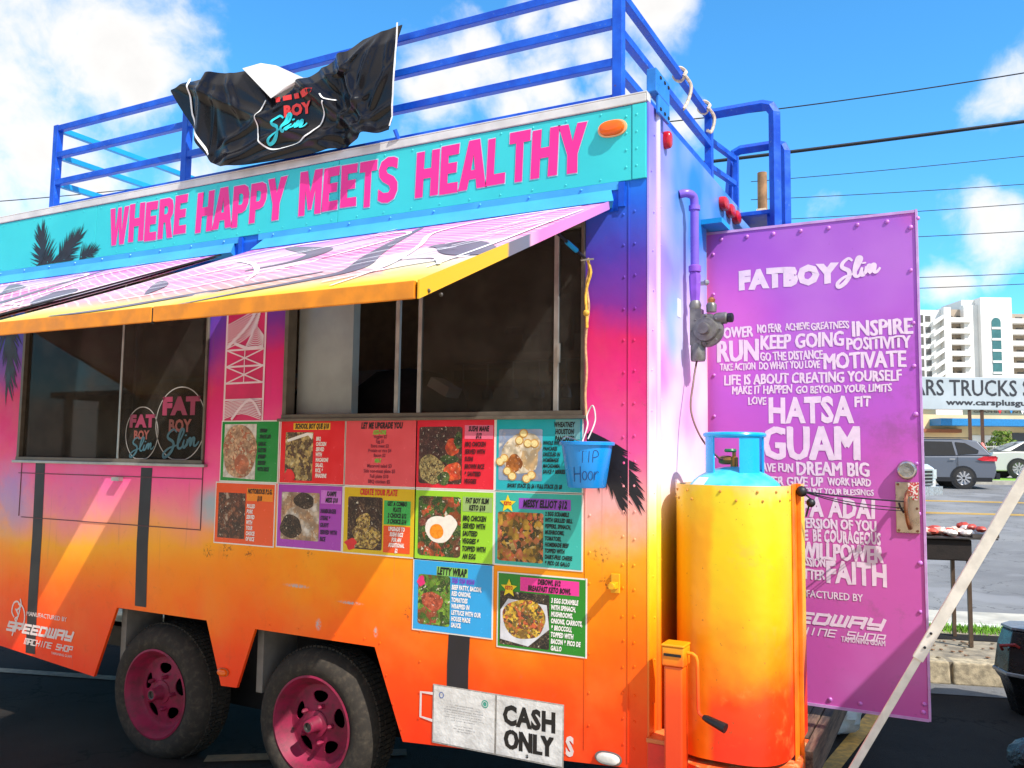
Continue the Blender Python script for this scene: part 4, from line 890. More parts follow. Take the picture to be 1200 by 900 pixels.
m = MB(); m.lathe([(.01, -.045), (.050, -.040), (.055, -.02), (.072, -.016), (.075, -.004), (.075, .004), (.072, .016), (.05, .022), (.042, .045), (.01, .05)], (.105, .50, 2.155), 'y', 24)
m.lathe([(.024, -.02), (.028, .0), (.024, .02)], (.105, .445, 2.155), 'y', 12); m.lathe([(.03, 2.02), (.034, 2.03), (.034, 2.085), (.026, 2.10)], (.065, .50, 0), 'z', 10); m.box(.035, .085, .475, .525, 2.09, 2.25); m.lathe([(.024, 2.25), (.028, 2.27), (.020, 2.29)], (.053, .5, 0), 'z', 10)
m.lathe([(.022, .0), (.026, .01), (.026, .05), (.020, .055)], (.14, .50, 2.205), 'x', 12); m.lathe([(.022, 2.235), (.024, 2.265), (.018, 2.275)], (.125, .5, 0), 'z', 10)
for k in range(8): m.sph((.105+.064*cos(k*pi/4), .478, 2.155+.064*sin(k*pi/4)), .0065, 6, 4)
rg = m.build('gas_regulator', M_CAST, TR, smooth=True)
m = MB(); m.lathe([(.018, .0), (.021, .004), (.021, .022), (.015, .026)], (.194, .50, 2.205), 'x', 10); m.build('regulator_cap', M_BLACK, rg, smooth=True)
m = MB(); m.lathe([(.014, 2.275), (.018, 2.29), (.010, 2.30)], (.125, .5, 0), 'z', 8); m.build('brass_plug', mat((170, 110, 70), .35, .7), rg, smooth=True)
m = MB(); m.tube(smoothp([(.06, .50, 2.03), (.055, .46, 1.93), (.06, .40, 1.80), (.12, .34, 1.68), (.20, .30, 1.60), (.225, .29, 1.595)], 8), .0045, 6); m.build('gas_hose', mat((95, 60, 50), .5), rg, smooth=True)
m = MB(); m.box(.0006, .002, .405, .455, 2.21, 2.29); m.build('label_sticker', M_WHITE, EW)
# ---- entry door swung open
DT = thing('entry_door', None, None, (0, .95, .5)); DT.parent = TR; ORG[DT.name] = Vector((0, .95, .5))
m = MB(); m.box(-.03, .925, .95, .985, .50, 2.708); DP = m.build('door_panel', M_DOOR, DT, bevel=.003)
m = MB(); m.box(.925, .934, .944, .991, .495, 2.714); m.box(-.03, .925, .9455, .9498, 2.700, 2.712); m.box(-.03, .925, .9455, .9498, .492, .504); m.build('door_edge', mat((196, 150, 205), .45), DT)
m = MB()
for k in range(11): rv_z = .55+.208*k; m.sph((.905+random.uniform(-.004, .004), .948, rv_z+random.uniform(-.02, .02)), random.uniform(.0085, .0115), 8, 5, 0, (1, .6, 1))
for k in range(8): m.sph((.06+.125*k, .948, 2.672-.0*k), .010, 8, 5, 0, (1, .6, 1)); m.sph((.03+.125*k, .948, .53), .010, 8, 5, 0, (1, .6, 1))
for k in range(11): m.sph((.02, .948, .6+.2*k), .008, 8, 5, 0, (1, .6, 1))
m.build('door_rivets', mat((200, 120, 205), .35, .2), DT, smooth=True)['kind'] = 'stuff'
DOOR=[("FATBOY",0.143,0.602,2.407,2.508),("~Slim",0.594,0.780,2.390,2.519),("POWER",0.044,0.211,2.179,2.233),("NO FEAR",0.229,0.343,2.195,2.237),("ACHIEVE",0.358,0.469,2.200,2.235),("GREATNESS",0.474,0.641,2.196,2.231),("INSPIRE",0.653,0.905,2.156,2.228),("RUN",0.036,0.237,2.062,2.167),("KEEP GOING",0.244,0.618,2.114,2.184),("POSITIVITY",0.628,0.896,2.094,2.151),("GO THE DISTANCE",0.241,0.526,2.060,2.102),("MOTIVATE",0.526,0.875,2.009,2.085),("TAKE ACTION",0.048,0.219,2.020,2.055),("DO WHAT YOU LOVE",0.236,0.513,2.018,2.055),("LIFE IS ABOUT CREATING YOURSELF",0.068,0.854,1.949,1.999),("MAKE IT HAPPEN",0.107,0.387,1.904,1.944),("GO BEYOND YOUR LIMITS",0.403,0.813,1.901,1.937),("LOVE",0.183,0.268,1.852,1.890),("HATSA",0.277,0.654,1.761,1.887),("FIT",0.658,0.726,1.836,1.884),("GUAM",0.247,0.677,1.593,1.749),("HAVE FUN",0.218,0.386,1.536,1.577),("DREAM BIG",0.400,0.713,1.523,1.586),("NEVER GIVE UP",0.208,0.518,1.472,1.516),("WORK HARD",0.536,0.719,1.480,1.515),("COUNT YOUR BLESSINGS",0.416,0.730,1.439,1.466),("HAFA ADAI",0.305,0.733,1.335,1.425),("BEST VERSION OF YOU",0.315,0.738,1.282,1.329),("DARE",0.326,0.448,1.225,1.275),("BE COURAGEOUS",0.468,0.754,1.222,1.280),("WILLPOWER",0.415,0.764,1.144,1.220),("PASSION",0.399,0.520,1.110,1.151),("MATTER",0.368,0.519,1.052,1.098),("FAITH",0.524,0.775,1.043,1.143),("MANUFACTURED BY",0.326,0.676,0.971,1.004),("TAMUNING GUAM",0.581,0.762,0.788,0.813)]
T = wp(.9485); jr = random.Random(9); M_DW = mat((228, 205, 222), .5, 0, .06, 30)
for s_, x0, x1, z0, z1 in DOOR:
    m = MB()
    if s_[0] == '~': slim(m, (x0, x1, z0, z1), T, .12); m.build('door_word', M_DW, DP, fixn=False); continue
    sp = s_ in ('SPEEDWAY', 'MACHINE SHOP', 'MANUFACTURED BY', 'TAMUNING GUAM')
    bo = .085 if s_ == 'FATBOY' else (.012 if s_ in ('MACHINE SHOP',) else .03 if sp else .045)
    if sp: text(m, s_, (x0, x1, z0, z1), T, bo, .25 if s_ in ('SPEEDWAY', 'MACHINE SHOP') else 0)
    else:
        # hand-painted letters: each a little off its neighbours
        vs, fs, (a, b, c, d) = glyphs(s_, bo); 
        ph = jr.uniform(0, 9)
        def TT(u, v, h=0, x0=x0, z0=z0, ph=ph): return (u+.0012*sin(v*260+ph), .9485-h, v+.0018*sin(u*85+ph)+.0010*sin(u*210+v*150))
        text(m, s_, (x0, x1, z0, z1), TT, bo)
    m.build('door_word', M_DW, DP, fixn=False)
m = MB(); techno(m, 'SPEEDWAY', (.17, .764, .852, .905), T, .013, .018); m.build('door_word', M_DW, DP, fixn=False); m = MB(); techno(m, 'MACHINE SHOP', (.283, .765, .803, .838), T, .0055, .010); m.build('door_word', M_DW, DP, fixn=False)
m = MB(); m.box(.818, .912, .940, .9495, 1.283, 1.503); lp = m.build('latch_plate', mat((190, 170, 150), .3, .85, .12, 20), DT, bevel=.002)
m = MB()
for x in (.828, .902):
    for z in (1.293, 1.493, 1.39): m.sph((x, .939, z), .006, 6, 4)
m.tube(smoothp([(.868, .93, 1.46), (.864, .90, 1.44), (.862, .885, 1.40), (.868, .885, 1.34), (.876, .90, 1.305)], 5), .010, 8); m.build('latch_handle', mat((150, 100, 75), .3, .8), DT, smooth=True)
m = MB(); m.lathe([(.04, .9495), (.042, .925), (.036, .915), (.030, .913), (.028, .918), (.012, .918), (.010, .908), (.001, .908)], (.866, 0, 1.556), 'y', 24); m.build('deadbolt', mat((185, 182, 180), .25, .85), DT, smooth=True)
m = MB(); m.add([(.868, .928, 1.50), (.912, .925, 1.505), (.905, .92, 1.425), (.872, .926, 1.432)], [(0, 1, 2, 3)])
def tagm():
    n = NT('scribbled_tag'); v = n.N('TexVoronoi'); v.inputs['Scale'].default_value = 160; n.L(n.co(), v.inputs['Vector']); return n.fin(n.ramp(v.outputs['Color'], [(0, s2l((190, 50, 50))), (.45, s2l((225, 210, 200))), (.7, s2l((200, 90, 80))), (.85, s2l((120, 150, 110)))], True), .5)
m.build('key_tag', tagm(), DT, fixn=False)
m = MB(); m.box(-.03, -.012, .93, .952, .5, 2.70); m.box(-.024, -.008, .922, .93, 2.30, 2.46); m.box(-.024, -.008, .922, .93, 1.75, 1.9); m.build('door_hinge', [mat((200, 150, 40), .4)], DT)
m = MB(); m.box(.0008, .10, .80, .965, 2.716, 2.74); m.build('door_header', M_CYAN, TR)
# ---- tank cover, deck, jack
def cover():
    m = MB(); cx, cy, r, n = .262, .30, .222, 28; z0, z1 = .475, 1.494
    arcp = [(cx-r, .62)]+[(cx+r*math.copysign(abs(cos(t))**.60, cos(t)), cy+r*sin(t)*.98) for t in [pi+pi*i/n for i in range(n+1)]]+[(cx+r, .62)]
    inn = [(x+(.006 if x < cx-.19 else -.006 if x > cx+.19 else 0), y+.006*(y < cy)) for x, y in arcp]; k = len(arcp)
    vs = [(x, y, z) for z in (z0, z1-.075, z1) for x, y in arcp]+[(x, y, z) for z in (z0, z1-.075, z1) for x, y in inn]; fs = []
    for b in (0, 3*k):
        for j in (0, 1):
            for i in range(k-1): fs.append((b+j*k+i, b+j*k+i+1, b+(j+1)*k+i+1, b+(j+1)*k+i))
    for i in range(k-1): fs.append((2*k+i, 2*k+i+1, 5*k+i+1, 5*k+i)); fs.append((i, i+1, 3*k+i+1, 3*k+i))
    m.add(vs, fs); o = m.build('tank_cover', M_COVER, TR, smooth=True)
    b = MB()
    for i in range(3, k-3, 4):
        x, y = arcp[i]; b.sph((x, y-.002, z1-.022), .0055, 6, 4); x, y = arcp[i+1]; b.sph((x, y-.002, z1-.055), .0055, 6, 4)
    b.build('cover_rivets', mat((200, 140, 60), .4), o, smooth=True)['kind'] = 'stuff'
    b = MB(); b.box(cx+r+.001, cx+r+.006, .30, .40, .42, 1.50); b.box(cx+r+.006, cx+r+.022, .39, .40, .42, 1.50); b.build('angle_post', mat((238, 120, 14), .4, 0, .25, 9), TR, bevel=.002)
    b = MB(); b.box(.012, .040, .60, .64, .45, 1.494); b.build('cover_bracket', M_COVER, TR)
cover()
def rusty_orange():
    n = NT('weathered_orange_paint'); a = n.noise(22, 7, .7); col = n.mix(n.rng(a, .48, .62), s2l((238, 92, 30)), s2l((205, 150, 95))); col = n.mix(n.rng(n.noise(50, 5, .7), .62, .7), col, (.16, .06, .03)); n.bump(a, .4, .01); return n.fin(col, .6)
M_RO = rusty_orange()
m = MB(); m.lathe([(.245, .34), (.25, .36), (.25, .448), (.24, .452)], (.262, .30, 0), 'z', 36); m.box(.02, .50, .30, .60, .34, .448); m.build('tank_base', M_RO, TR, smooth=True)
oval('marker_lamp', (.497, .30, .405), .06, .05, .015, 'x', mat((225, 222, 210), .3), mat((120, 120, 118), .4, .6))
def wood():
    n = NT('weathered_deck_wood'); mp = n.N('Mapping'); mp.inputs['Scale'].default_value = (14, 1.2, 14); n.L(n.co(), mp.inputs[0]); a = n.noise(3, 6, .7, mp.outputs[0])
    col = n.mix(n.rng(a, .35, .65), s2l((120, 96, 78)), s2l((62, 46, 40))); n.bump(a, .5, .01); return n.fin(col, .85)
M_WOOD = wood()
for i in range(10):
    x0 = .015+i*.0475; m = MB(); m.box(x0, x0+.043, .605, 1.9, .415+.002*(i % 3), .45+.002*(i % 2)); m.build('deck_plank', M_WOOD, TR)
m = MB(); m.box(.492, .53, .44, 1.92, .315, .452); m.box(.01, .49, 1.86, 1.90, .32, .414); m.build('deck_beam', M_WOOD, TR, bevel=.003)
m = MB(); m.bar((-.2, .1, .30), (.9, .75, .30), .08, .09); m.bar((-.2, 1.8, .30), (.9, 1.15, .30), .08, .09); m.bar((.85, .7, .30), (.85, 1.2, .30), .08, .09); 
m = MB(); m.box(.012, .49, .06, .30, .24, .338); m.box(.05, .12, -.09, .06, .24, .33); m.build('tongue_frame', M_RO, TR)
m = MB(); m.box(.004, .082, -.01, .115, .24, .530); o = m.build('red_box', mat((225, 44, 30), .5, 0, .2, 8), TR, bevel=.004)
m = MB(); m.box(.000, .088, -.016, .121, .531, .548); m.build('box_lid', mat((222, 120, 60), .5), o, bevel=.003)
JX, JY = .122, -.035
def jackp():
    n = NT('jack_paint'); z = n.xyz()[2]; col = n.ramp(n.rng(n.math('ADD', z, n.math('MULTIPLY_ADD', n.noise(12), .12, -.06)), .4, .92, 0, 1, False), [(0, s2l((226, 52, 14))), (.6, s2l((232, 70, 12))), (.85, s2l((236, 100, 10))), (.95, s2l((232, 150, 14)))]); return n.fin(col, .35)
M_JACK = jackp()
m = MB(); m.box(JX-.036, JX+.036, JY-.036, JY+.036, .20, .835); jk = m.build('trailer_jack', M_JACK, TR, bevel=.008)
m = MB(); m.box(JX-.042, JX+.042, JY-.042, JY+.042, .836, .905); m.box(JX-.044, JX+.044, JY-.045, JY+.045, .905, .915); m.build('jack_head', M_JACK, jk, bevel=.006)
m = MB(); m.box(JX-.032, JX+.032, JY-.0465, JY-.0425, .873, .882); m.build('jack_slot', M_DARK, jk)
m = MB(); cr = [(JX+.043, JY, .882), (JX+.062, JY, .882), (JX+.075, JY, .873), (JX+.080, JY, .855), (JX+.084, JY-.005, .69), (JX+.088, JY-.008, .675), (JX+.10, JY-.012, .668), (JX+.112, JY-.015, .664)]
m.tube(cr, .0065, 8); ch = m.build('jack_crank', M_JACK, jk, smooth=True)
m = MB(); m.tube([(JX+.105, JY-.014, .666), (JX+.12, JY-.018, .663), (JX+.19, JY-.035, .645)], [.009, .013, .018], 10); m.build('crank_handle', M_BLACK, jk, smooth=True)
# ---- logo of the builder on the wall, painted serif brackets by the cash sign
T = wp(-.002); M_LG = mat((220, 205, 200), .5, 0, .08, 40)
for s_, b_, bo, tw_, sl in (("MANUFACTURED BY", (-3.775, -3.41, .630, .655), .02, 0, 0), ("SPEEDWAY", (-3.95, -3.345, .525, .583), 0, .014, .02), ("MACHINE SHOP", (-3.78, -3.345, .466, .502), 0, .006, .012), ("TAMUNING GUAM", (-3.53, -3.35, .438, .452), .01, 0, 0)):
    m = MB()
    if tw_: techno(m, s_, b_, T, tw_, sl)
    else: text(m, s_, b_, T, bo)
    m.build('builder_lettering', M_LG, SW, fixn=False)
m = MB()
for k, q in enumerate(([(-3.90, .50), (-3.87, .58), (-3.84, .66), (-3.86, .70), (-3.90, .69), (-3.915, .64), (-3.89, .61)], arc(-3.85, .615, .06, .075, -1.4, 1.7, 12), [(-3.88, .66), (-3.85, .62), (-3.88, .60), (-3.85, .57)], [(-3.84, .72), (-3.83, .68), (-3.87, .65)])):
    ribbon(m, smoothp(q, 4), .010, T, .0004*k)
m.build('builder_emblem', M_LG, SW, fixn=False)
m = MB(); ribbon(m, [(-.955, .575), (-1.02, .573), (-1.02, .47), (-.955, .462)], .012, T, .001); m.build('painted_bracket', M_LG, SW, fixn=False)
m = MB(); text(m, "S", (-.335, -.300, .42, .50), T, .05); m.build('painted_letter', M_LG, SW, fixn=False)
# ---- right window: stay rod, hook and bungee
m = MB(); m.tube([(-.30, -.22, 2.47), (-.255, -.02, 2.40)], .006, 8); m.tube([(-.283, -.145, 2.443), (-.268, -.08, 2.42)], .010, 8, 1); m.build('awning_stay', [M_BLACK, M_CYAN], TR, smooth=True)
m = MB(); P = [(-.243, -.02, 2.40)]+[(-.245+.006*sin(k*2.1), -.018, 2.40-.05*k) for k in range(1, 5)]+[(-.250+.003*sin(k*1.7), -.018, 2.18-.055*(k-4)) for k in range(5, 13)]
m.tube(smoothp(P, 4), .005, 6); m.tube(smoothp([(x+.010*sin(i*1.3), y-.004, z-.01) for i, (x, y, z) in enumerate(P[:6])], 4), .006, 6, 1); m.sph((-.249, -.022, 2.175), .014, 8, 5, 1)
m.tube([(-.27, -.03, 2.392), (-.215, -.03, 2.392)], .004, 6, 2)
tag(m.build('rope', [mat((190, 150, 110), .8, 0, .3, 50), mat((215, 170, 60), .7, 0, .3, 50), M_ALU], None, smooth=True, loc=(-.24, -.02, 2.4)), 'thin yellow and pink bungee rope hanging beside the right serving window', 'rope')

# ---------------------------------------------------------------- menu posters (things fixed to the wall)
def food(name, cols, sc, seed, bits=.5):
    n = NT('food_print_'+name); mp = n.N('Mapping'); mp.inputs['Location'].default_value = (seed, seed*2, seed*3); n.L(n.co(), mp.inputs[0])
    v = n.N('TexVoronoi'); v.inputs['Scale'].default_value = sc*.9; v.inputs['Randomness'].default_value = 1; n.L(mp.outputs[0], v.inputs['Vector'])
    w = n.N('TexNoise'); w.inputs['Scale'].default_value = sc*.28; w.inputs['Detail'].default_value = 5; n.L(mp.outputs[0], w.inputs['Vector'])
    se = n.N('SeparateColor'); n.L(v.outputs['Color'], se.inputs[0])
    fac = n.math('ADD', n.math('MULTIPLY', se.outputs[0], bits), n.math('MULTIPLY', n.rng(w.outputs['Fac'], .3, .7), 1-bits), clamp=True)
    k = len(cols); col = n.ramp(fac, [(i/k, s2l(c)) for i, c in enumerate(cols)], True)
    sh = n.math('MULTIPLY', n.rng(v.outputs['Distance'], .25, .9), .45); col = n.mix(sh, col, tuple(x*.25 for x in s2l(cols[0])))
    fine = n.noise(sc*5, 3, .7, mp.outputs[0]); col = n.mix(n.math('MULTIPLY', n.rng(fine, .5, .7), .30), col, (.80, .55, .28)); bg_ = n.noise(sc*.5, 2, .5, mp.outputs[0]); col = n.mix(n.rng(bg_, .58, .40, 0, .55), col, tuple(x*.30 for x in s2l(cols[len(cols)//2]))); col = n.mix(n.math('MULTIPLY', n.rng(n.noise(sc*1.6, 2, .5, mp.outputs[0]), .66, .72), .7), col, (.85, .78, .62))
    return n.fin(col, .3)
PW, PH = .392, .297
GR = 'laminated menu posters under the serving window'
def poster(x0, z0, rgb, label, w=PW, h=PH, tilt=0, name='menu_poster', border=(225, 222, 216), yb=-.001):
    o = Vector((x0+w/2, yb, z0+h/2)); m = MB(); rr_ = random.Random(int(abs(x0*100)+z0*100))
    c1 = [rr_.uniform(0, .006) for _ in range(4)]
    m.box(x0-.006, x0+w+.006, yb-.002, yb, z0-.006, z0+h+.006, 1); m.box(x0, x0+w, yb-.0028, yb-.0021, z0, z0+h, 0)
    e = m.build(name, [mat(rgb, .22, 0, .04, 6, .03), mat(border, .22, 0, .05, 6, .05)], None, loc=o)
    tag(e, label, 'menu poster', GR); 
    def T(a, b, hh=0): return (x0+a*w, yb-.0035-hh, z0+b*h)
    return e, T, (x0, z0, w, h, yb)
def strip(e, T, a0, a1, b0, b1, rgb, hh=.0, name='title_strip'):
    m = MB(); m.add([T(a0, b0, hh), T(a1, b0, hh), T(a1, b1, hh), T(a0, b1, hh)], [(0, 1, 2, 3)]); m.build(name, mat(rgb, .25, 0, .05, 6, 0), e, fixn=False)
def photo(e, T, a0, a1, b0, b1, mt, rnd=.06, hh=.0):
    P = []
    for (cx, cy, s0) in ((a1-rnd, b1-rnd, 0), (a0+rnd, b1-rnd, pi/2), (a0+rnd, b0+rnd, pi), (a1-rnd, b0+rnd, 1.5*pi)):
        for i in range(5): P.append(T(cx+rnd*cos(s0+pi/2*i/4), cy+rnd*sin(s0+pi/2*i/4), hh))
    m = MB(); m.add(P, [tuple(range(len(P)))]); return m.build('food_photo', mt, e, fixn=False)
def words(e, T, lines, a0, a1, b1, lh, rgb, cap=.62, aspect=.55, bold=.05, shear=.2, center=False, name='lettering'):
    global fit_aspect
    m = MB(); ks = PW/PH
    for i, s_ in enumerate(lines):
        vs, fs, (x0, x1, y0, y1) = glyphs(s_, bold, shear)
        if not vs: continue
        hcap = lh*cap; sy = hcap/.73; sx = sy*aspect/ks; wd = (x1-x0)*sx
        if wd > a1-a0: sx *= (a1-a0)/wd; wd = a1-a0
        st = a0 if not center else (a0+a1)/2-wd/2; b = b1-lh*(i+1)+lh*(1-cap)/2
        m.add([T(st+(x-x0)*sx, b+y*sy, .0012) for x, y in vs], fs)
    return m.build(name, mat(rgb, .4, 0, .03, 6, 0), e, fixn=False)
BK, WHT = (14, 12, 14), (238, 234, 230)
XS = (-2.264, -1.867, -1.466, -1.068, -.664)
ZA, ZB, ZC = 1.452, 1.146, .840
# row 1
e, T, _ = poster(XS[0], ZA, (38, 140, 60), 'green poster with a photo of shrimp over rice, top left of the menu', PW-.012)
q = MB(); q.add([T(.05, .06), T(.62, .03), T(.62, .96), T(.05, .96)], [(0, 1, 2, 3)]); q.build('photo_ground', mat((200, 196, 186), .3, 0, .2, 30), e, fixn=False)
m = MB(); disc(m, .33, .5, .30, .47, T, .0006, 0, 22, .04); m.build('food_photo', food('shrimp', [(150, 100, 70), (196, 150, 110), (216, 178, 140), (180, 96, 60), (206, 190, 160)], 70, 1.1), e, fixn=False)
m = MB(); disc(m, .38, .28, .13, .16, T, .0012, 0, 14, .05); m.build('food_photo', food('shrimp_big', [(205, 110, 70), (215, 130, 90)], 40, 2.1, .2), e, fixn=False)
words(e, T, ['SHRIMP', 'SHACK $10'], .68, .97, .90, .10, BK); words(e, T, ['GARLIC', 'BUTTER', 'SHRIMP', 'SERVED', 'WITH RICE'], .66, .93, .68, .105, BK)
e, T, _ = poster(XS[1], ZA, (226, 34, 40), 'red poster with yellow title School Boy Que and macaroni photo')
strip(e, T, .20, .78, .86, .97, (232, 176, 40)); words(e, T, ['SCHOOL BOY QUE $10'], .22, .77, .975, .11, BK, .75, center=True)
photo(e, T, .08, .52, .04, .82, food('bbq', [(48, 26, 20), (80, 40, 26), (60, 32, 22), (190, 160, 90), (206, 186, 120), (214, 200, 150)], 85, 3.3, .25), .01)
m = MB(); m.add([T(.10, .70, .0006), T(.42, .815, .0006), T(.52, .80, .0006), T(.50, .70, .0006), T(.44, .77, .0006), T(.12, .66, .0006)], [(0, 1, 2, 3, 4, 5)]); m.build('tray_rim', M_WHITE, e, fixn=False)
m = MB(); disc(m, .16, .12, .09, .09, T, .0012, 0, 10, .2); m.build('price_burst', mat((220, 30, 30), .3), e, fixn=False)
words(e, T, ['BBQ', 'CHICKEN', 'SERVED', 'WITH', 'MACARONI', 'SALAD,', 'RICE, &', 'FINADENE'], .57, .86, .76, .084, WHT, .72)
e, T, _ = poster(XS[2], ZA, (226, 84, 92), 'coral red text-only poster headed Let Me Upgrade You')
words(e, T, ['LET ME UPGRADE YOU'], .18, .86, .99, .13, BK, .72, center=True); words(e, T, ['ADD-ONS'], .28, .70, .86, .08, (120, 190, 60), .85, center=True)
words(e, T, ['Veggies $2', 'Egg $1', 'Extra meat $2', 'Protein or rice $4', 'Bacon $2'], .2, .8, .79, .072, (120, 24, 50), .72, .8, .02, 0, True)
words(e, T, ['MEAT'], .36, .60, .42, .07, (110, 200, 70), .85, center=True)
words(e, T, ['Macaroni salad $3', 'Side non-meat plate $5', 'Full plate $10', 'BBQ chicken $5'], .15, .85, .345, .08, (120, 24, 50), .7, .8, .02, 0, True)
e, T, _ = poster(XS[3], ZA, (222, 36, 56), 'crimson poster with pink title Sushi Mane and rice and veggies photo')
strip(e, T, .63, .99, .72, .92, (224, 110, 140)); words(e, T, ['SUSHI MANE', '$12'], .66, .96, .92, .10, BK, .75, center=True)
photo(e, T, .03, .60, .06, .90, food('stew', [(44, 22, 24), (70, 34, 34), (92, 50, 46), (54, 30, 26)], 60, 4.4, .5), .04)
m = MB(); disc(m, .20, .27, .17, .21, T, .0006, 0, 14, .08); m.build('rice_print', food('ricemix', [(196, 176, 110), (60, 44, 30), (214, 196, 130), (170, 140, 80)], 160, 5.1, .8), e, fixn=False)
m = MB(); disc(m, .49, .24, .11, .15, T, .0008, 0, 12, .12); disc(m, .47, .60, .09, .12, T, .0010, 0, 10, .12); m.build('carrot_print', food('carrot', [(214, 60, 28), (226, 90, 40)], 60, 6.1), e, fixn=False)
m = MB(); disc(m, .55, .70, .05, .12, T, .0011, 0, 10, .12); disc(m, .44, .42, .12, .07, T, .0007, 0, 10, .12); disc(m, .37, .14, .08, .10, T, .0009, 0, 10, .12); m.build('greens_print', food('green', [(36, 60, 30), (70, 100, 40), (26, 44, 26)], 60, 7.1), e, fixn=False)
words(e, T, ['BBQ CHICKEN', 'SERVED WITH', 'SUSHI', 'BROWN RICE', '& SAUTEED', 'VEGGIES'], .635, .96, .70, .107, (60, 8, 20), .62)
e, T, _ = poster(XS[4], ZA, (34, 172, 184), 'teal poster with banana pancakes photo and title Wheatney Houston Pancakes, behind the blue bucket')
strip(e, T, .70, .98, .72, .99, (120, 180, 180)); words(e, T, ['WHEATNEY', 'HOUSTON', 'PANCAKES'], .66, .95, .97, .095, BK, .75, center=True)
photo(e, T, .03, .55, .14, .86, food('plate', [(150, 170, 205), (170, 190, 220), (190, 205, 225)], 8, 8.1, .2), .02)
m = MB(); disc(m, .29, .50, .22, .28, T, .0006, 0, 20, .08); disc(m, .35, .65, .19, .17, T, .0009, 0, 18, .06); m.build('cream_print', food('cream', [(222, 205, 170), (235, 222, 196), (205, 170, 120)], 45, 9.1, .3), e, fixn=False)
m = MB(); disc(m, .22, .38, .10, .12, T, .0012, 0, 14, .12); m.build('pancake_print', food('pan', [(150, 80, 30), (190, 110, 40)], 60, 9.8), e, fixn=False)
k = 0
for a, b in ((.28, .70), (.38, .66), (.46, .66), (.33, .80), (.10, .45), (.05, .40), (.14, .27), (.20, .20), (.37, .17), (.43, .22)):
    k += 1; m = MB(); disc(m, a, b, .052, .062, T, .0014+k*.0001, 0, 12); q = m.build('banana_slice', mat((206, 150, 60), .4), e, fixn=False); m = MB(); disc(m, a, b, .040, .048, T, .0026+k*.0001, 0, 12); m.build('banana_core', mat((232, 214, 150), .4, 0, .12, 120), q, fixn=False)
words(e, T, ['WHOLE WHEAT', 'PANCAKES', 'DRIZZLED IN', 'HOMEMADE', 'MACADAMIA', 'SAUCE & BERRIES'], .56, .97, .71, .079, BK, .68)
words(e, T, ['SHORT STACK (2) $6 / FULL STACK (3) $8'], .14, .86, .11, .08, BK, .7)
# row 2
e, T, _ = poster(XS[0]-.024, ZB-.004, (232, 84, 32), 'orange poster with pulled pork photo and gold title, lowest at the left of the menu')
strip(e, T, .54, .98, .72, .93, (236, 138, 26)); words(e, T, ['NOTORIOUS P.I.G.', '$10'], .55, .97, .94, .115, BK, .7, center=True)
photo(e, T, .05, .52, .08, .84, food('pork', [(84, 40, 30), (120, 64, 44), (50, 28, 24), (96, 54, 40), (140, 84, 56), (180, 160, 140)], 50, 10.2, .45), .01)
words(e, T, ['PULLED', 'PORK', 'SERVED', 'WITH', 'YOUR', 'CHOICE', 'OF RICE'], .55, .73, .68, .09, WHT, .72)
e, T, _ = poster(XS[1]-.004, ZB, (164, 60, 178), 'purple poster with dark sausage and rice photo, Kampe Mess')
strip(e, T, .68, .99, .72, .93, (196, 110, 205)); words(e, T, ['KAMPE', 'MESS $10'], .72, .97, .93, .10, BK, .75, center=True)
photo(e, T, .06, .66, .12, .88, food('kampe', [(150, 110, 80), (190, 150, 110), (206, 190, 170), (216, 210, 200)], 45, 11.2, .4), .02)
m = MB(); disc(m, .22, .33, .17, .20, T, .0006, 0, 14, .08); disc(m, .42, .75, .16, .13, T, .0008, 0, 14, .08); m.build('sausage_print', food('dark', [(40, 26, 22), (62, 42, 34), (30, 20, 18)], 35, 12.2), e, fixn=False)
words(e, T, ['HAMBURGER', 'STEAK &', 'GRAVY', 'SERVED WITH', 'RICE'], .68, .96, .66, .11, (48, 10, 60), .6)
e, T, _ = poster(XS[2], ZB-.002, (216, 182, 20), 'yellow poster with red title Create Your Plate and green and orange price boxes')
words(e, T, ['CREATE YOUR PLATE'], .22, .78, 1.0, .12, (205, 30, 30), .75, center=True)
strip(e, T, .58, .95, .46, .82, (58, 176, 80)); strip(e, T, .58, .95, .04, .44, (226, 78, 26))
words(e, T, ['GET A COMBO', 'PLATE', '2 CHOICE $12', '3 CHOICE $14'], .60, .93, .82, .088, BK, .75, center=True); words(e, T, ['UPGRADE TO', 'SUSHI RICE', 'FOR AN', 'ADDITIONAL', '$2'], .60, .93, .44, .08, WHT, .75, center=True)
photo(e, T, .06, .56, .06, .86, food('mac', [(46, 26, 20), (72, 40, 28), (54, 30, 24), (60, 34, 26)], 28, 13.2, .4), .03)
m = MB(); disc(m, .33, .25, .20, .20, T, .0006, 0, 14, .12); disc(m, .30, .48, .10, .14, T, .0005, 0, 14, .12); m.build('rice_print', food('mac2', [(190, 150, 60), (214, 186, 96), (96, 66, 30), (206, 176, 110)], 110, 14.2, .8), e, fixn=False)
m = MB(); disc(m, .12, .13, .08, .08, T, .0012, 0, 10, .2); m.build('price_burst', mat((206, 36, 40), .3), e, fixn=False)
e, T, _ = poster(XS[3], ZB-.004, (150, 206, 46), 'lime green poster with a fried egg photo, Keto title box')
strip(e, T, .62, .99, .72, .93, (150, 180, 110)); words(e, T, ['FAT BOY SLIM', 'KETO $10'], .64, .97, .93, .10, BK, .75, center=True)
photo(e, T, .04, .60, .05, .92, food('stir', [(70, 28, 30), (120, 50, 40), (40, 66, 28), (60, 100, 34), (190, 70, 36), (100, 44, 40)], 34, 15.2, .55), .05)
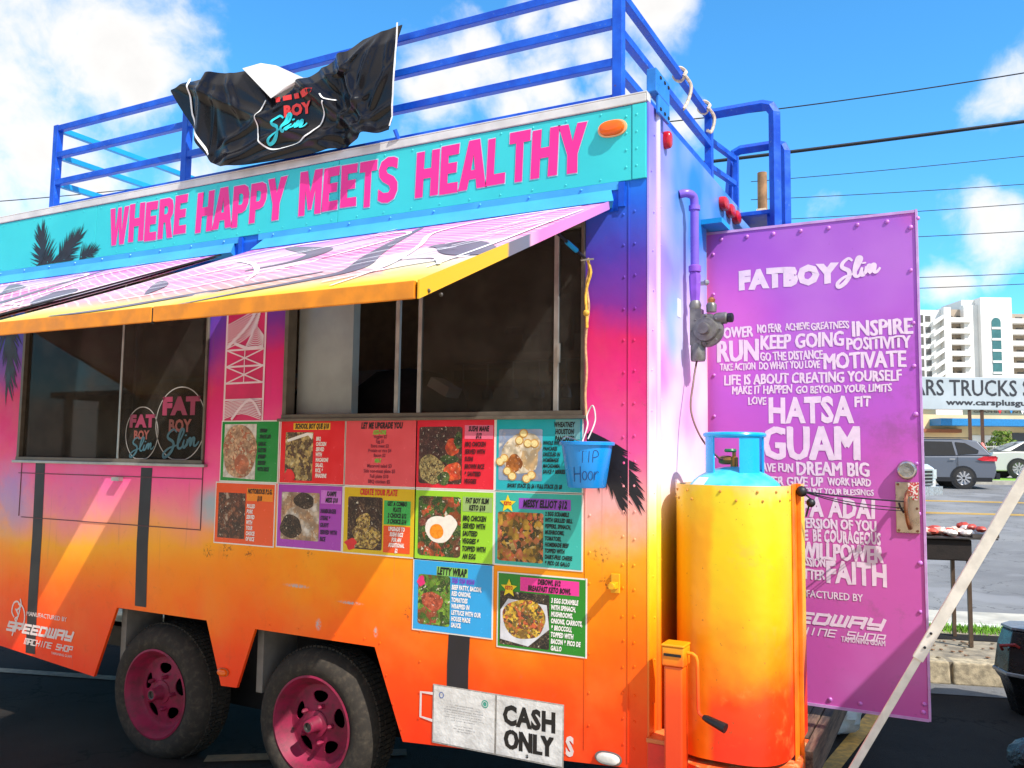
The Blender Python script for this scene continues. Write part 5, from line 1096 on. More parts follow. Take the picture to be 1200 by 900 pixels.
m = MB(); disc(m, .32, .44, .185, .19, T, .0008, 0, 22, .06); disc(m, .45, .52, .10, .13, T, .0007, 0, 16, .06); m.build('egg_white', mat((232, 226, 214), .35, 0, .05, 60), e, fixn=False)
m = MB(); disc(m, .29, .41, .09, .11, T, .0014, 0, 18, .02); m.build('egg_yolk', mat((238, 140, 16), .3, 0, .12, 60), e, fixn=False)
words(e, T, ['BBQ CHICKEN', 'SERVED WITH', 'SAUTEED', 'VEGGIES &', 'TOPPED WITH', 'AN EGG'], .625, .95, .68, .108, BK, .68)
e, T, _ = poster(XS[4], ZB, (56, 178, 166), 'turquoise poster with purple title strip and yellow star, egg scramble photo')
strip(e, T, .28, .88, .78, .93, (142, 70, 186)); words(e, T, ['MESSY ELLIOT $12'], .31, .86, .935, .15, BK, .68, center=True)
photo(e, T, .03, .57, .05, .73, food('scram', [(190, 50, 26), (214, 96, 50), (44, 56, 28), (206, 160, 50), (214, 116, 76), (36, 44, 26), (224, 196, 120)], 48, 16.2, .6), .03)
words(e, T, ['2 EGG SCRAMBLE', 'WITH GRILLED BELL', 'PEPPERS, SPINACH,', 'MUSHROOMS,', 'TOMATOES,', 'HOMEMADE BEEF', 'TOPPED WITH', 'DAIRY-FREE CHEESE', '& PICO DE GALLO'], .59, .98, .77, .083, BK, .68)
def star(e, T, a, b, r):
    m = MB(); P = []
    for i in range(10):
        q_ = r*(1 if i % 2 == 0 else .45); t = pi/2+i*pi/5; P.append(T(a+q_*cos(t), b+q_*sin(t)*1.3, .0016))
    P.append(T(a, b, .0016)); m.add(P, [(10, i, (i+1) % 10) for i in range(10)]); m.build('star', mat((240, 210, 30), .3), e, fixn=False)
    m = MB(); text(m, 'KETO', (a-.045, a+.045, b-.02, b+.035), lambda u, v, h=0: T(u, v, .0022), .06); m.build('lettering', mat((200, 30, 30), .4), e, fixn=False)
star(e, T, .15, .84, .10)
# row 3
e, T, _ = poster(XS[3], ZC-.002, (36, 158, 220), 'sky blue poster with Letty Wrap title and lettuce wrap photo')
strip(e, T, .30, .70, .80, .93, (130, 190, 90)); words(e, T, ['LETTY WRAP'], .31, .69, .94, .14, BK, .75, center=True)
words(e, T, ['7/$5 7/$9 8/$10'], .50, .95, .80, .10, (120, 60, 190), .7)
photo(e, T, .06, .48, .08, .80, food('wrap', [(50, 100, 24), (30, 62, 18), (120, 166, 44), (86, 136, 34), (150, 60, 40), (60, 110, 30)], 42, 17.2, .45), .04)
m = MB(); disc(m, .25, .42, .14, .14, T, .0008, 0, 14, .14); m.build('meat_print', food('meat', [(170, 60, 36), (204, 90, 60), (130, 40, 30)], 70, 18.2), e, fixn=False)
m = MB(); disc(m, .10, .70, .05, .07, T, .0009, 0, 10, .14); m.build('radish_print', mat((214, 40, 110), .4), e, fixn=False)
words(e, T, ['BEEF PATTY, BACON,', 'RED ONIONS,', 'TOMATOES', 'WRAPPED IN', 'LETTUCE WITH OUR', 'HOUSE MADE', 'SAUCE.'], .50, .95, .70, .089, WHT, .72)
e, T, _ = poster(-.645, .812, (28, 130, 30), 'dark green poster with pink title strip and breakfast bowl photo, lowest of the menu')
strip(e, T, .26, .93, .78, .97, (230, 50, 150)); words(e, T, ['DEBOWL $12', 'BREAKFAST KETO BOWL'], .28, .91, .975, .095, BK, .75, center=True)
photo(e, T, .02, .60, .03, .76, food('bowl', [(34, 30, 30), (50, 40, 36), (30, 28, 30)], 30, 19.2, .3), .02)
m = MB(); m.add([T(.03, .10, .0005), T(.36, .04, .0005), T(.60, .30, .0005), T(.57, .62, .0005), T(.12, .66, .0005), T(.03, .5, .0005)], [(0, 1, 2, 3, 4, 5)]); m.build('tray_print', mat((205, 205, 210), .3), e, fixn=False)
m = MB(); disc(m, .31, .40, .25, .28, T, .0009, 0, 20, .05); m.build('food_print', food('keto', [(196, 70, 40), (226, 180, 40), (60, 60, 30), (230, 190, 60), (90, 40, 30), (206, 90, 50), (40, 44, 26)], 70, 20.2, .65), e, fixn=False)
words(e, T, ['3 EGG SCRAMBLE', 'WITH SPINACH,', 'MUSHROOMS,', 'ONIONS, CARROTS,', '& BROCCOLI,', 'TOPPED WITH', 'BACON & PICO DE', 'GALLO'], .62, .98, .74, .09, WHT, .70)
star(e, T, .13, .80, .10)
# white notices
M_CREASE = NT('creased_white_sheet'); _a = M_CREASE.noise(9, 5, .6); M_CREASE.bump(_a, .5, .02); M_CREASE = M_CREASE.fin(M_CREASE.mix(M_CREASE.rng(_a, .3, .7), s2l((196, 194, 190)), s2l((228, 226, 222))), .45)
def notice(x0, z0, w, h, label):
    m = MB(); nx = 10
    m.box(x0-.006, x0+w+.006, -.0035, -.0026, z0-.006, z0+h+.006, 1); m.box(x0, x0+w, -.0048, -.0036, z0, z0+h, 0)
    e = m.build('paper_notice', [M_CREASE, mat((160, 156, 150), .3, 0, .3, 30)], None, loc=(x0+w/2, -.002, z0+h/2)); tag(e, label, 'notice', 'paper notices low on the truck wall')
    return e, (lambda a, b, hh=0: (x0+a*w, -.0055-hh, z0+b*h))
e, T = notice(-.952, .378, .296, .232, 'creased white notice with fine print and small seals, beside the cash sign')
m = MB(); k = 0
for i, (a0, a1) in enumerate(((.36, .66), (.22, .78), (.18, .82), (.17, .82), (.22, .80), (.20, .84), (.30, .70), (0, 0), (.36, .66), (.34, .7), (.40, .62))):
    if a1 > 0: text(m, ['Certificate Permit', 'is hereby granted to operate a', 'mobile food stand under the rules', 'of the department and subject to', 'inspection at any time of the day', 'and shall be posted in plain view', 'of the public', '', 'issued this day', 'at this office', 'director'][i], (a0, a1, .70-i*.045, .72-i*.045), T, .0)
m.build('lettering', mat((110, 108, 110), .5), e, fixn=False)
m = MB(); ribbon(m, arc(.13, .85, .035, .05, 0, 2*pi, 20), .012, T, .0); m.build('seal', mat((70, 100, 170), .5), e, fixn=False)
m = MB(); disc(m, .85, .82, .055, .07, T, .0, 0, 20); ribbon(m, arc(.85, .82, .035, .045, 0, 2*pi, 16), .008, T, .001, 1); m.build('seal', [mat((70, 160, 140), .5), M_WHITE], e, fixn=False)
e, T = notice(-.645, .378, .296, .232, 'creased white notice reading CASH ONLY in heavy black letters')
m = MB(); text(m, 'CASH', (.10, .90, .52, .88), T, .05); text(m, 'ONLY', (.12, .88, .12, .46), T, .05); text(m, '$', (.46, .50, .02, .09), T, .03)
m.build('lettering', mat((16, 14, 16), .5), e, fixn=False)

# ---------------------------------------------------------------- blue tip bucket
BX, BY, B0, B1 = -.203, -.118, 1.478, 1.652
bk = thing('tip_bucket', 'bright blue plastic bucket marked TIP hanging from a cord beside the menu', 'bucket', (BX, BY, B0))
M_BUCK = mat((14, 140, 226), .28, 0, .04, 6, .03)
m = MB(); m.lathe([(.001, B0+.002), (.070, B0), (.074, B0+.004), (.098, B1-.012), (.107, B1-.011), (.108, B1), (.103, B1+.002), (.095, B1-.004), (.071, B0+.012), (.001, B0+.010)], (BX, BY, 0), 'z', 40, cap=False); bb = m.build('pail', M_BUCK, bk, smooth=True)
def BT(a, b, h=0):
    z = B0+(B1-B0)*b; r = .074+.024*b+.0012+h; t = -pi/2+.45+(a-.5)*1.9; return (BX+r*cos(t), BY+r*sin(t), z)
m = MB(); J = [[(.30,.80),(.46,.80)],[(.38,.80),(.37,.55)],[(.52,.80),(.51,.56)],[(.60,.56),(.61,.80),(.70,.80),(.72,.70),(.61,.66)],
     [(.16,.45),(.14,.14)],[(.32,.47),(.31,.12)],[(.15,.30),(.32,.31)]]
J += [arc(.42, .27, .055, .09, 0, 2*pi, 12), arc(.56, .27, .055, .09, 0, 2*pi, 12), [(.66,.36),(.66,.18)], [(.66,.28),(.71,.36),(.76,.34)]]
for k, q in enumerate(J): ribbon(m, smoothp(q, 3), .013 if k < 4 else .017, BT, .0003*k)
m.build('bucket_writing', mat((12, 34, 90), .5), bb, fixn=False)
m = MB(); m.tube(smoothp([(BX+.10*cos(t), BY+.10*sin(t)*.3-.02+.0*t, B1+.0+.02*sin(2*t)) for t in (pi, pi*1.25, pi*1.5, pi*1.75, 2*pi)], 5), .0022, 6); m.build('bucket_handle', M_ALU, bk, smooth=True)
m = MB(); m.tube(smoothp([(BX-.02, BY, B1+.0), (-.225, -.06, 1.72), (-.245, -.02, 1.76), (-.22, -.02, 1.80), (-.205, -.03, 1.74), (-.215, -.08, 1.665)], 6), .003, 6); m.build('hanging_cord', mat((205, 200, 196), .6), bk, smooth=True)

# ---------------------------------------------------------------- black vinyl banner over the rail
def banner():
    TOP = [(-2.69, 3.565), (-2.60, 3.60), (-2.52, 3.605), (-2.38, 3.60), (-2.30, 3.585), (-2.17, 3.575), (-2.08, 3.50), (-1.935, 3.365), (-1.80, 3.435), (-1.70, 3.475), (-1.55, 3.535), (-1.42, 3.585), (-1.19, 3.605)]
    BOT = [(-2.69, 3.555), (-2.60, 3.42), (-2.52, 3.32), (-2.44, 3.205), (-2.37, 3.11), (-2.28, 3.07), (-2.18, 3.058), (-1.95, 3.052), (-1.75, 3.05), (-1.55, 3.06), (-1.42, 3.075), (-1.30, 3.078), (-1.215, 3.085)]
    def I(P, t):
        t = t*(len(P)-1); i = min(int(t), len(P)-2); f = t-i; return (P[i][0]+(P[i+1][0]-P[i][0])*f, P[i][1]+(P[i+1][1]-P[i][1])*f)
    def disp(x, z):
        d = .035+.016*sin(x*5+z*8)*sin(z*5-x*3)+.004*sin(x*13-z*11)
        d += .050*math.exp(-((x+2.42+(3.55-z)*.10)/.05)**2)       # hard ridge left
        d += .028*math.exp(-((x+2.30-(3.4-z)*.25)/.07)**2)
        d += .040*math.exp(-(((x+1.62)*.75+(z-3.30)*.9)/.035)**2)*(1 if x > -1.9 else .3)
        d += .030*math.exp(-(((x+1.46)*.9+(z-3.35)*.45)/.028)**2)
        d -= .030*math.exp(-((x+1.52)/.05)**2)*(z < 3.42)
        d += .020*math.exp(-((z-3.13-.05*sin(x*6))/.03)**2)
        d += .022*math.exp(-(((x+1.85)*.5+(z-3.20))/.03)**2)
        for (cx_, cz_, a_, w_, l_, h_) in ((-1.36, 3.42, 1.25, .018, .16, .022), (-1.28, 3.30, 1.0, .014, .13, .018), (-1.47, 3.22, .5, .016, .12, .02), (-1.32, 3.17, .35, .014, .14, .015), (-1.60, 3.42, 2.3, .016, .12, .018), (-2.22, 3.44, -1.2, .016, .14, .018), (-2.12, 3.25, .35, .018, .2, .016), (-2.0, 3.45, -.6, .014, .1, .014), (-1.8, 3.10, .1, .014, .25, .016), (-2.36, 3.25, 1.4, .014, .14, .02), (-1.43, 3.50, .75, .014, .1, .016), (-1.24, 3.47, 1.5, .010, .1, .012)):
            u_ = (x-cx_)*cos(a_)+(z-cz_)*sin(a_); v_ = -(x-cx_)*sin(a_)+(z-cz_)*cos(a_); d += h_*math.exp(-(v_/w_)**2-(u_/l_)**2)
        return -.02-d
    nx, nz = 170, 64; m = MB(); vs = []
    for i in range(nx+1):
        t = i/nx; a = I(TOP, t); b = I(BOT, t)
        for j in range(nz+1):
            s_ = j/nz; x = a[0]+(b[0]-a[0])*s_; z = a[1]+(b[1]-a[1])*s_; vs.append((x, disp(x, z)+.03*(1-min(1, s_*6)), z))
    K = len(vs); vs += [(x, y+.004, z) for x, y, z in vs]
    fs = []
    for i in range(nx):
        for j in range(nz):
            a = i*(nz+1)+j; fs.append((a, a+1, a+nz+2, a+nz+1)); fs.append((K+a, K+a+nz+1, K+a+nz+2, K+a+1))
    m.add(vs, fs); e = thing('banner', 'crumpled black vinyl banner with ring logo draped over the blue roof rail', 'banner', (-1.95, .02, 3.57))
    n = NT('black_vinyl'); n.bump(n.noise(7, 3), .12, .012); vinyl = n.fin((.006, .005, .007), n.rng(n.noise(5, 3), .3, .7, .16, .30), 0, .32)
    sh = m.build('sheet', vinyl, e, smooth=False)
    for p_ in sh.data.polygons: p_.use_smooth = True
    q = MB(); q.add([(-2.165, -.062, 3.578), (-2.07, -.03, 3.600), (-1.99, .0, 3.583), (-1.76, -.035, 3.452), (-1.80, -.06, 3.437), (-1.85, -.075, 3.415), (-1.93, -.092, 3.362)], [(0, 1, 6), (1, 2, 6), (2, 3, 6), (3, 4, 6), (4, 5, 6)])
    q.add([(-2.10, -.012, 3.52), (-1.70, -.012, 3.46), (-1.72, -.012, 3.40), (-1.90, -.012, 3.30), (-2.02, -.012, 3.36)], [(0, 1, 2, 3, 4)])
    fl = q.build('folded_flap', mat((206, 203, 198), .5, 0, .04), e, fixn=False)
    T = lambda a, b, h=0: (a, disp(a, b)-.004-h, b)
    for pts, w in ((smoothp([(-1.985, 3.37), (-2.03, 3.30), (-2.035, 3.20), (-1.98, 3.13), (-1.90, 3.105), (-1.76, 3.12), (-1.66, 3.17), (-1.62, 3.235), (-1.60, 3.29)], 8), .008), (smoothp([(-1.63, 3.335), (-1.60, 3.305), (-1.55, 3.30)], 8), .006),
                   (smoothp([(-2.55, 3.60), (-2.545, 3.52), (-2.535, 3.42), (-2.52, 3.38), (-2.46, 3.28), (-2.38, 3.15)], 8), .012), ([(-1.193, 3.60-.05*k) if k < 4 else (-1.193-.0025*(k-4), 3.60-.05*k) for k in range(11)], .009)):
        q = MB(); ribbon(q, pts, w, T, .001); q.build('white_outline', M_WHITE, sh, fixn=False)
    q = MB(); text(q, 'BOY', (-1.868, -1.700, 3.262, 3.322), T, .06)
    for a in (-1.915, -1.868, -1.845, -1.80, -1.755, -1.725, -1.70): q.add([T(a, 3.345), T(a+.028, 3.345), T(a+.026, 3.37), T(a-.004, 3.37)], [(0, 1, 2, 3)])
    q.build('banner_lettering', mat((228, 56, 50), .4), sh, fixn=False)
    q = MB(); slim(q, (-1.955, -1.725, 3.135, 3.275), T, .10); q.build('banner_lettering', mat((40, 190, 200), .4), sh, fixn=False)
    q = MB(); q.tube([(-1.212, -.03, 3.10), (-1.205, -.01, 3.06)], .010, 6); q.build('tie', M_BLUE, e)
banner()

# ---------------------------------------------------------------- propane tank
pt = thing('propane_tank', 'turquoise propane tank with blue collar standing in the yellow cover', 'gas tank', (.262, .32, .45))
cx, cy = .262, .32
n = NT('turquoise_tank_paint'); tankm = n.fin(n.mix(n.rng(n.noise(9, 5), .35, .65), s2l((30, 176, 205)), s2l((90, 205, 220))), .4)
m = MB(); m.lathe([(.17, .455), (.20, .5), (.20, 1.43)]+[(.20*cos(t), 1.43+.135*sin(t)) for t in [pi/2*i/10 for i in range(1, 10)]]+[(.001, 1.565)], (cx, cy, 0), 'z', 40); tk = m.build('tank_body', tankm, pt, smooth=True)
M_COL = mat((16, 168, 232), .3, 0, .05, 6)
def collar(a0, a1, z0, z1, r=.116, th=.007):
    m = MB(); k = max(4, int((a1-a0)/.12)); P = [(a0+(a1-a0)*i/k) for i in range(k+1)]
    vs = [(cx+rr_*cos(t), cy+rr_*sin(t), z) for rr_ in (r, r-th) for z in (z0, z1) for t in P]; K = k+1; fs = []
    for i in range(k): fs += [(i, i+1, K+i+1, K+i), (2*K+i, 3*K+i, 3*K+i+1, 2*K+i+1), (i, 2*K+i, 2*K+i+1, i+1), (K+i, K+i+1, 3*K+i+1, 3*K+i)]
    fs += [(0, K, 3*K, 2*K), (k, 2*K+k, 3*K+k, K+k)]; m.add(vs, fs); return m
DG = pi/180
m = collar(-68*DG, -22*DG, 1.525, 1.692); m.build('collar', M_COL, pt, smooth=True)
m = collar(0*DG, 88*DG, 1.525, 1.69); m.build('collar', M_COL, pt, smooth=True)
m = collar(185*DG, 238*DG, 1.525, 1.69); m.build('collar', M_COL, pt, smooth=True)
m = MB(); m.tube([(cx+.116*cos(t), cy+.116*sin(t), 1.692) for t in [2*pi*i/36 for i in range(36)]], .010, 8, closed=True); m.build('collar_ring', M_COL, pt, smooth=True)
m = MB(); m.lathe([(.016, 1.55), (.016, 1.60), (.010, 1.605)], (cx, cy-.01, 0), 'z', 10); m.lathe([(.008, 1.60), (.008, 1.63)], (cx, cy-.01, 0), 'z', 8); m.lathe([(.014, -.06), (.018, -.045), (.018, -.02), (.012, .0)], (cx, cy-.01, 1.59), 'x', 8); m.build('valve', mat((170, 120, 60), .3, .8), pt, smooth=True)
m = MB(); m.lathe([(.022, 1.622), (.026, 1.628), (.022, 1.636)], (cx-.015, cy-.01, 0), 'z', 10); m.build('valve_knob', mat((30, 110, 60), .4), pt, smooth=True)
m = MB(); q = []
for i in range(7):
    for j in range(3):
        t = -pi*.80+i*.075; a = .28+j*.22; q.append((cx+.201*cos(a)*cos(t), cy+.201*cos(a)*sin(t), 1.431+.136*sin(a)))
m.add(q, [(i*3+j, i*3+j+1, i*3+j+4, i*3+j+3) for i in range(6) for j in range(2)]); m.build('warning_label', M_WHITE, tk, fixn=False)
# bungee cords from the cover to the door latch
m = MB()
A = Vector((.512, .375, 1.470)); Bq = Vector((.862, .905, 1.420))
for k, (dz, sg) in enumerate(((0, .004), (-.028, .012), (-.04, .018))):
    m.tube([A.lerp(Bq, t)+Vector((0, 0, dz*t-sg*sin(pi*t))) for t in [i/10 for i in range(11)]], .0035 if k == 0 else .0022, 6)
m.tube([(.835, .87, 1.415), (.84, .88, 1.395), (.85, .90, 1.375), (.862, .90, 1.38)], .005, 6)
m.sph(A, .022, 10, 6); m.sph(A+Vector((.03, .03, -.045)), .018, 10, 6); m.tube([A, A+Vector((.03, .03, -.03)), A+Vector((.012, .02, -.10))], .004, 6)
tag(m.build('bungee_cord', M_BLACK, None, smooth=True, loc=A), 'black bungee cords stretched from the yellow tank cover to the purple door latch', 'cord')
# plastic bag on the ground behind the deck
m = MB(); rb = random.Random(4); b0 = len(m.v); m.sph((0, 0, 0), 1, 20, 12)
for i in range(len(m.v)):
    x, y, z = m.v[i]; a = math.atan2(y, x); k = 1+.13*sin(a*7+z*4)+.08*sin(a*13)+rb.uniform(-.03, .03)
    zz = z*.12 if z < .3 else .036+(z-.3)*.20; r = .15*k*(1 if z < .5 else 1-(z-.5)*1.1)
    m.v[i] = (.36+x*r*1.1, 2.28+y*r, .115+zz)
n = NT('thin_plastic_bag'); n.b.inputs['Transmission Weight'].default_value = .35; n.b.inputs['Alpha'].default_value = .93; n.bump(n.noise(22, 4), .6, .02); bagm = n.fin((.70, .70, .67), .3)
tag(m.build('plastic_bag', bagm, None, smooth=True, loc=(.36, 2.28, 0)), 'crumpled translucent plastic bag on the asphalt under the purple door', 'bag')

# ---------------------------------------------------------------- leaning white prop, and an unseen canopy added to shade asphalt and door foot
pr = thing('steel_prop', 'white telescoping square pole leaning in front of the purple door', 'pole', (.445, .2, 0))
M_PROP = mat((222, 214, 202), .45, 0, .12, 18)
Pz = lambda z: (.4375+.535*z, .2, z)
m = MB(); m.bar(Pz(0.01), Pz(1.0), .026); m.build('inner_tube', M_PROP, pr, bevel=.002)
m = MB(); m.bar(Pz(.905), Pz(2.10), .037); m.build('outer_tube', M_PROP, pr, bevel=.003)
m = MB(); m.bar((Pz(2.08)[0], .2, 2.08), (2.05, .2, 2.12), .04); m.build('cross_arm', M_PROP, pr)
m = MB(); m.sph((Pz(1.0)[0]-.006, .180, 1.0), .005, 6, 4); m.sph((Pz(.95)[0], .180, .95), .005, 6, 4); m.build('bolts', M_DARK, pr)
cn = thing('canopy', 'unseen white pop-up canopy on four legs, added to shade the asphalt at the right', 'canopy', (3.5, .6, 0))
m = MB(); m.add([(2.02, -1.2, 2.2), (5.0, -1.2, 2.2), (5.0, 2.62, 2.2), (2.02, 2.62, 2.2), (3.5, .7, 3.1)], [(0, 1, 4), (1, 2, 4), (2, 3, 4), (3, 0, 4)]); m.build('roof_cloth', mat((200, 196, 190), .8), cn, fixn=False)
for x, y in ((2.06, -1.15), (4.95, -1.15), (4.95, 2.57), (2.06, 2.57)):
    m = MB(); m.bar((x, y, 0), (x, y, 2.19), .035); m.build('leg', M_PROP, cn)

# ---------------------------------------------------------------- grill, black bin, bag (right edge)
gl = thing('barbecue_grill', 'black barrel grill on steel legs loaded with red meat, beside the purple door', 'grill', rd(2.0, 4.2, .16))
def G(s, t, z): return rd(s, t, z)
def gbox(mb, s0, s1, t0, t1, z0, z1, mi=0): mb.hexa([G(s0, t0, z0), G(s1, t0, z0), G(s1, t1, z0), G(s0, t1, z0)], [G(s0, t0, z1), G(s1, t0, z1), G(s1, t1, z1), G(s0, t1, z1)], mi)
m = MB(); gbox(m, 1.3, 2.32, 3.95, 4.45, .82, .985); m.build('fire_box', mat((36, 28, 24), .7, .2, .3, 12, .3), gl, bevel=.01)
for s_, t_ in ((1.4, 4.0), (2.30, 3.98), (1.4, 4.4), (2.30, 4.4)):
    m = MB(); gbox(m, s_-.014, s_+.014, t_-.014, t_+.014, .16, .83); m.build('leg', mat((96, 78, 62), .5, .4), gl)
m = MB(); gbox(m, 1.28, 2.50, 3.92, 4.48, 0.99, 1.0); m.build('grate', M_STEELD, gl)
m = MB(); gbox(m, 2.33, 2.52, 3.96, 4.42, 1.001, 1.03); m.build('tray', mat((90, 84, 80), .5, .5), gl)
rm = random.Random(12)
for k in range(46):
    s_, t_ = rm.uniform(1.7, 2.47), rm.uniform(3.96, 4.44); x, y, z = G(s_, t_, 1.02+(.03 if s_ > 2.33 else 0)+rm.uniform(0, .02)); m = MB(); m.sph((0, 0, 0), 1, 8, 6)
    sx, sy, sz = rm.uniform(.035, .065), rm.uniform(.03, .05), rm.uniform(.018, .03); a = rm.uniform(0, 3)
    m.v = [(x+vx*sx*cos(a)-vy*sy*sin(a), y+vx*sx*sin(a)+vy*sy*cos(a), z+vz*sz*(1+.3*sin(vx*7+vy*5))) for vx, vy, vz in m.v]
    cn_ = rm.choice((0, 1, 1, 2, 2, 2, 3)); tag(m.build('meat_piece', mat([(206, 84, 66), (226, 176, 158), (234, 216, 204), (178, 66, 52)][cn_], .4, 0, .3, 40), None, smooth=True, loc=(x, y, z)), ('bright red', 'pale pink', 'whitish', 'dark red')[cn_]+' chunk of meat lying on the grill grate', 'meat', ('bright red', 'pale pink', 'whitish', 'dark red')[cn_]+' meat chunks on the grill')
bn = thing('trash_bin', 'black eight-sided bin with a silver band round its middle at the right edge', 'bin', (1.47, 3.34, 0))
def bagm2():
    n = NT('black_bag_plastic'); n.bump(n.noise(16, 5, .7), .8, .03); return n.fin((.012, .012, .013), n.rng(n.noise(9, 4), .3, .7, .15, .4), 0, .7)
M_BAG = bagm2()
bx, by = 1.47, 3.34
M_BLKP = mat((20, 20, 22), .28, 0, .25, 20, .15, .6)
m = MB(); m.lathe([(.13, .02), (.15, .0), (.165, .06), (.205, .20), (.235, .245)], (bx, by, 0), 'z', 8, cap=False); m.build('bin_body', M_BLKP, bn, bevel=.006)
m = MB(); m.lathe([(.240, .246), (.246, .252), (.246, .266), (.238, .272)], (bx, by, 0), 'z', 8, cap=False); m.build('bin_band', mat((150, 150, 152), .35, .4), bn)
m = MB(); m.lathe([(.236, .274), (.215, .42), (.185, .515), (.175, .53)], (bx, by, 0), 'z', 8, cap=False); m.build('bin_lid', M_BLKP, bn, bevel=.006)
m = MB(); m.lathe([(.190, .531), (.188, .545), (.001, .552)], (bx, by, 0), 'z', 8, cap=False); m.build('lid_top', mat((120, 122, 126), .35, .3, .4, 30), bn)
m = MB(); m.tube([(bx-.19, by-.12, .40), (bx-.20, by-.16, .43), (bx-.12, by-.20, .45), (bx-.10, by-.17, .43)], .010, 8); m.build('bin_handle', mat((150, 40, 34), .5), bn, smooth=True)
m = MB(); m.sph((0, 0, 0), 1, 20, 12)
for i in range(len(m.v)):
    x, y, z = m.v[i]; a = math.atan2(y, x); k = 1+.08*sin(a*6+z*5)+.04*sin(a*11+z*9); m.v[i] = (1.385+x*.14*k, 1.98+y*.14*k, .105+z*.105)
tag(m.build('garbage_bag', M_BAG, None, smooth=True, loc=(1.36, 1.98, 0)), 'shiny black bag on the asphalt in front of the bin', 'bag')

# ---------------------------------------------------------------- vehicles across the road
M_TINT = mat((14, 16, 20), .08, 0, .05, 3, 0, .8); M_CHROME = mat((200, 200, 205), .2, .9, .05, 5, 0)
def carmat(rgb):
    n = NT('car_paint'); n.b.inputs['Coat Weight'].default_value = .6; n.b.inputs['Coat Roughness'].default_value = .06; return n.fin(s2l(rgb), .32, .3)
def car(name, label, cat, paint, s0, t0, L, prof, green, wheels, zb, group, wd=1.8, flip=False, suv=True):
    """prof: lower body outline (x along length from the nose, z); green: glass-house outline; nose towards -s (or +s if flip)"""
    O = rd(s0, t0+wd/2, zb); e = thing(name, label, cat, O, group)
    def P(x, y, z):
        s_ = s0+(L-x if flip else x); return rd(s_, t0+y, zb+z)
    def loft(outl, y0, y1, inset, mt, nm, par, z_lo=None, bev=.03):
        m = MB(); n_ = len(outl); zs = [q[1] for q in outl]; lo, hi = min(zs), max(zs)
        def ins(z): return inset*((z-lo)/(hi-lo))**1.3 if inset else 0
        vs = [P(x, y0+ins(z), z) for x, z in outl]+[P(x, y1-ins(z), z) for x, z in outl]
        m.add(vs, [tuple(range(n_)), tuple(range(2*n_-1, n_-1, -1))]+[(i, i+n_, (i+1) % n_+n_, (i+1) % n_) for i in range(n_)])
        return m.build(nm, mt, par, bevel=bev)
    full = list(prof)
    body = loft(full, 0, wd, .05, paint, 'body', e, bev=.045)
    gh = loft(green['outline'], .06, wd-.06, .20, paint, 'cabin', e, bev=.04)
    zs = [q[1] for q in green['outline']]; lo, hi = min(zs), max(zs)
    for k, w in enumerate(green['side']):
        for side in (0, 1):
            m = MB()
            def yy(z): i_ = .20*((z-lo)/(hi-lo))**1.3 if z > lo else 0; return (.06+i_-.012) if side == 0 else (wd-.06-i_+.012)
            m.add([P(x, yy(z), z) for x, z in w], [tuple(range(len(w)))]); m.build('side_window', M_TINT, e, fixn=False)
    for w in green['ends']:
        m = MB(); (xa, za), (xb, zb_) = w; ia = .20*((za-lo)/(hi-lo))**1.3; ib = .20*((zb_-lo)/(hi-lo))**1.3; o_ = -.05 if xa < L/2 else .05
        m.add([P(xa+o_, .16+ia, za), P(xa+o_, wd-.16-ia, za), P(xb+o_, wd-.14-ib, zb_), P(xb+o_, .14+ib, zb_)], [(0, 1, 2, 3)]); m.build('windscreen', M_TINT, e, fixn=False)
    for wx in wheels:
        for side in (0, 1):
            c = P(wx, 0, .35); ang = math.atan2(D2[1], D2[0]); M = Matrix.Translation(Vector(P(wx, .0 if side == 0 else wd, .35))) @ Matrix.Rotation(ang, 4, 'Z')
            sg = 1 if side == 0 else -1
            m = MB(); m.lathe([(.41, -.012*sg), (.41, .06*sg)], (0, 0, 0), 'y', 24).xf(M); m.build('wheel_arch', M_BLACK, e)
            m = MB(); m.lathe([(.22, -.03*sg), (.34, -.02*sg), (.355, .03*sg), (.355, .20*sg)], (0, 0, 0), 'y', 28, cap=False).xf(M); wh = m.build('wheel', M_RUB, e, smooth=True)
            m = MB(); m.lathe([(.001, -.02*sg), (.06, -.022*sg), (.20, -.012*sg), (.235, -.032*sg), (.24, -.02*sg)], (0, 0, 0), 'y', 28, cap=False)
            m.xf(M); m.build('rim', mat((130, 130, 134), .3, .7), wh, smooth=True)
            m = MB()
            for k in range(9):
                a = 2*pi*k/9; m.prism([(.05*cos(a-.3), .05*sin(a-.3)), (.225*cos(a-.10), .225*sin(a-.10)), (.225*cos(a+.16), .225*sin(a+.16)), (.05*cos(a+.5), .05*sin(a+.5))], 'y', -.036*sg, -.02*sg)
            m.xf(M); m.build('spokes', M_CHROME, wh)
    return e, P
SUVP = [(.05, .42), (.0, .62), (.08, .86), (.35, .98), (1.15, 1.06), (4.45, 1.10), (4.62, .98), (4.66, .72), (4.64, .45), (4.55, .30), (.2, .26)]
SUVG = dict(outline=[(1.05, 1.05), (1.75, 1.55), (2.1, 1.66), (3.6, 1.67), (4.15, 1.60), (4.55, 1.10)],
            side=[[(1.35, 1.10), (1.85, 1.52), (2.35, 1.58), (2.4, 1.10)], [(2.46, 1.10), (2.42, 1.58), (3.35, 1.57), (3.42, 1.12)], [(3.50, 1.13), (3.44, 1.56), (3.75, 1.53), (4.15, 1.28), (4.12, 1.18)]],
            ends=[((1.15, 1.10), (1.72, 1.52)), ((4.50, 1.15), (4.18, 1.56))])
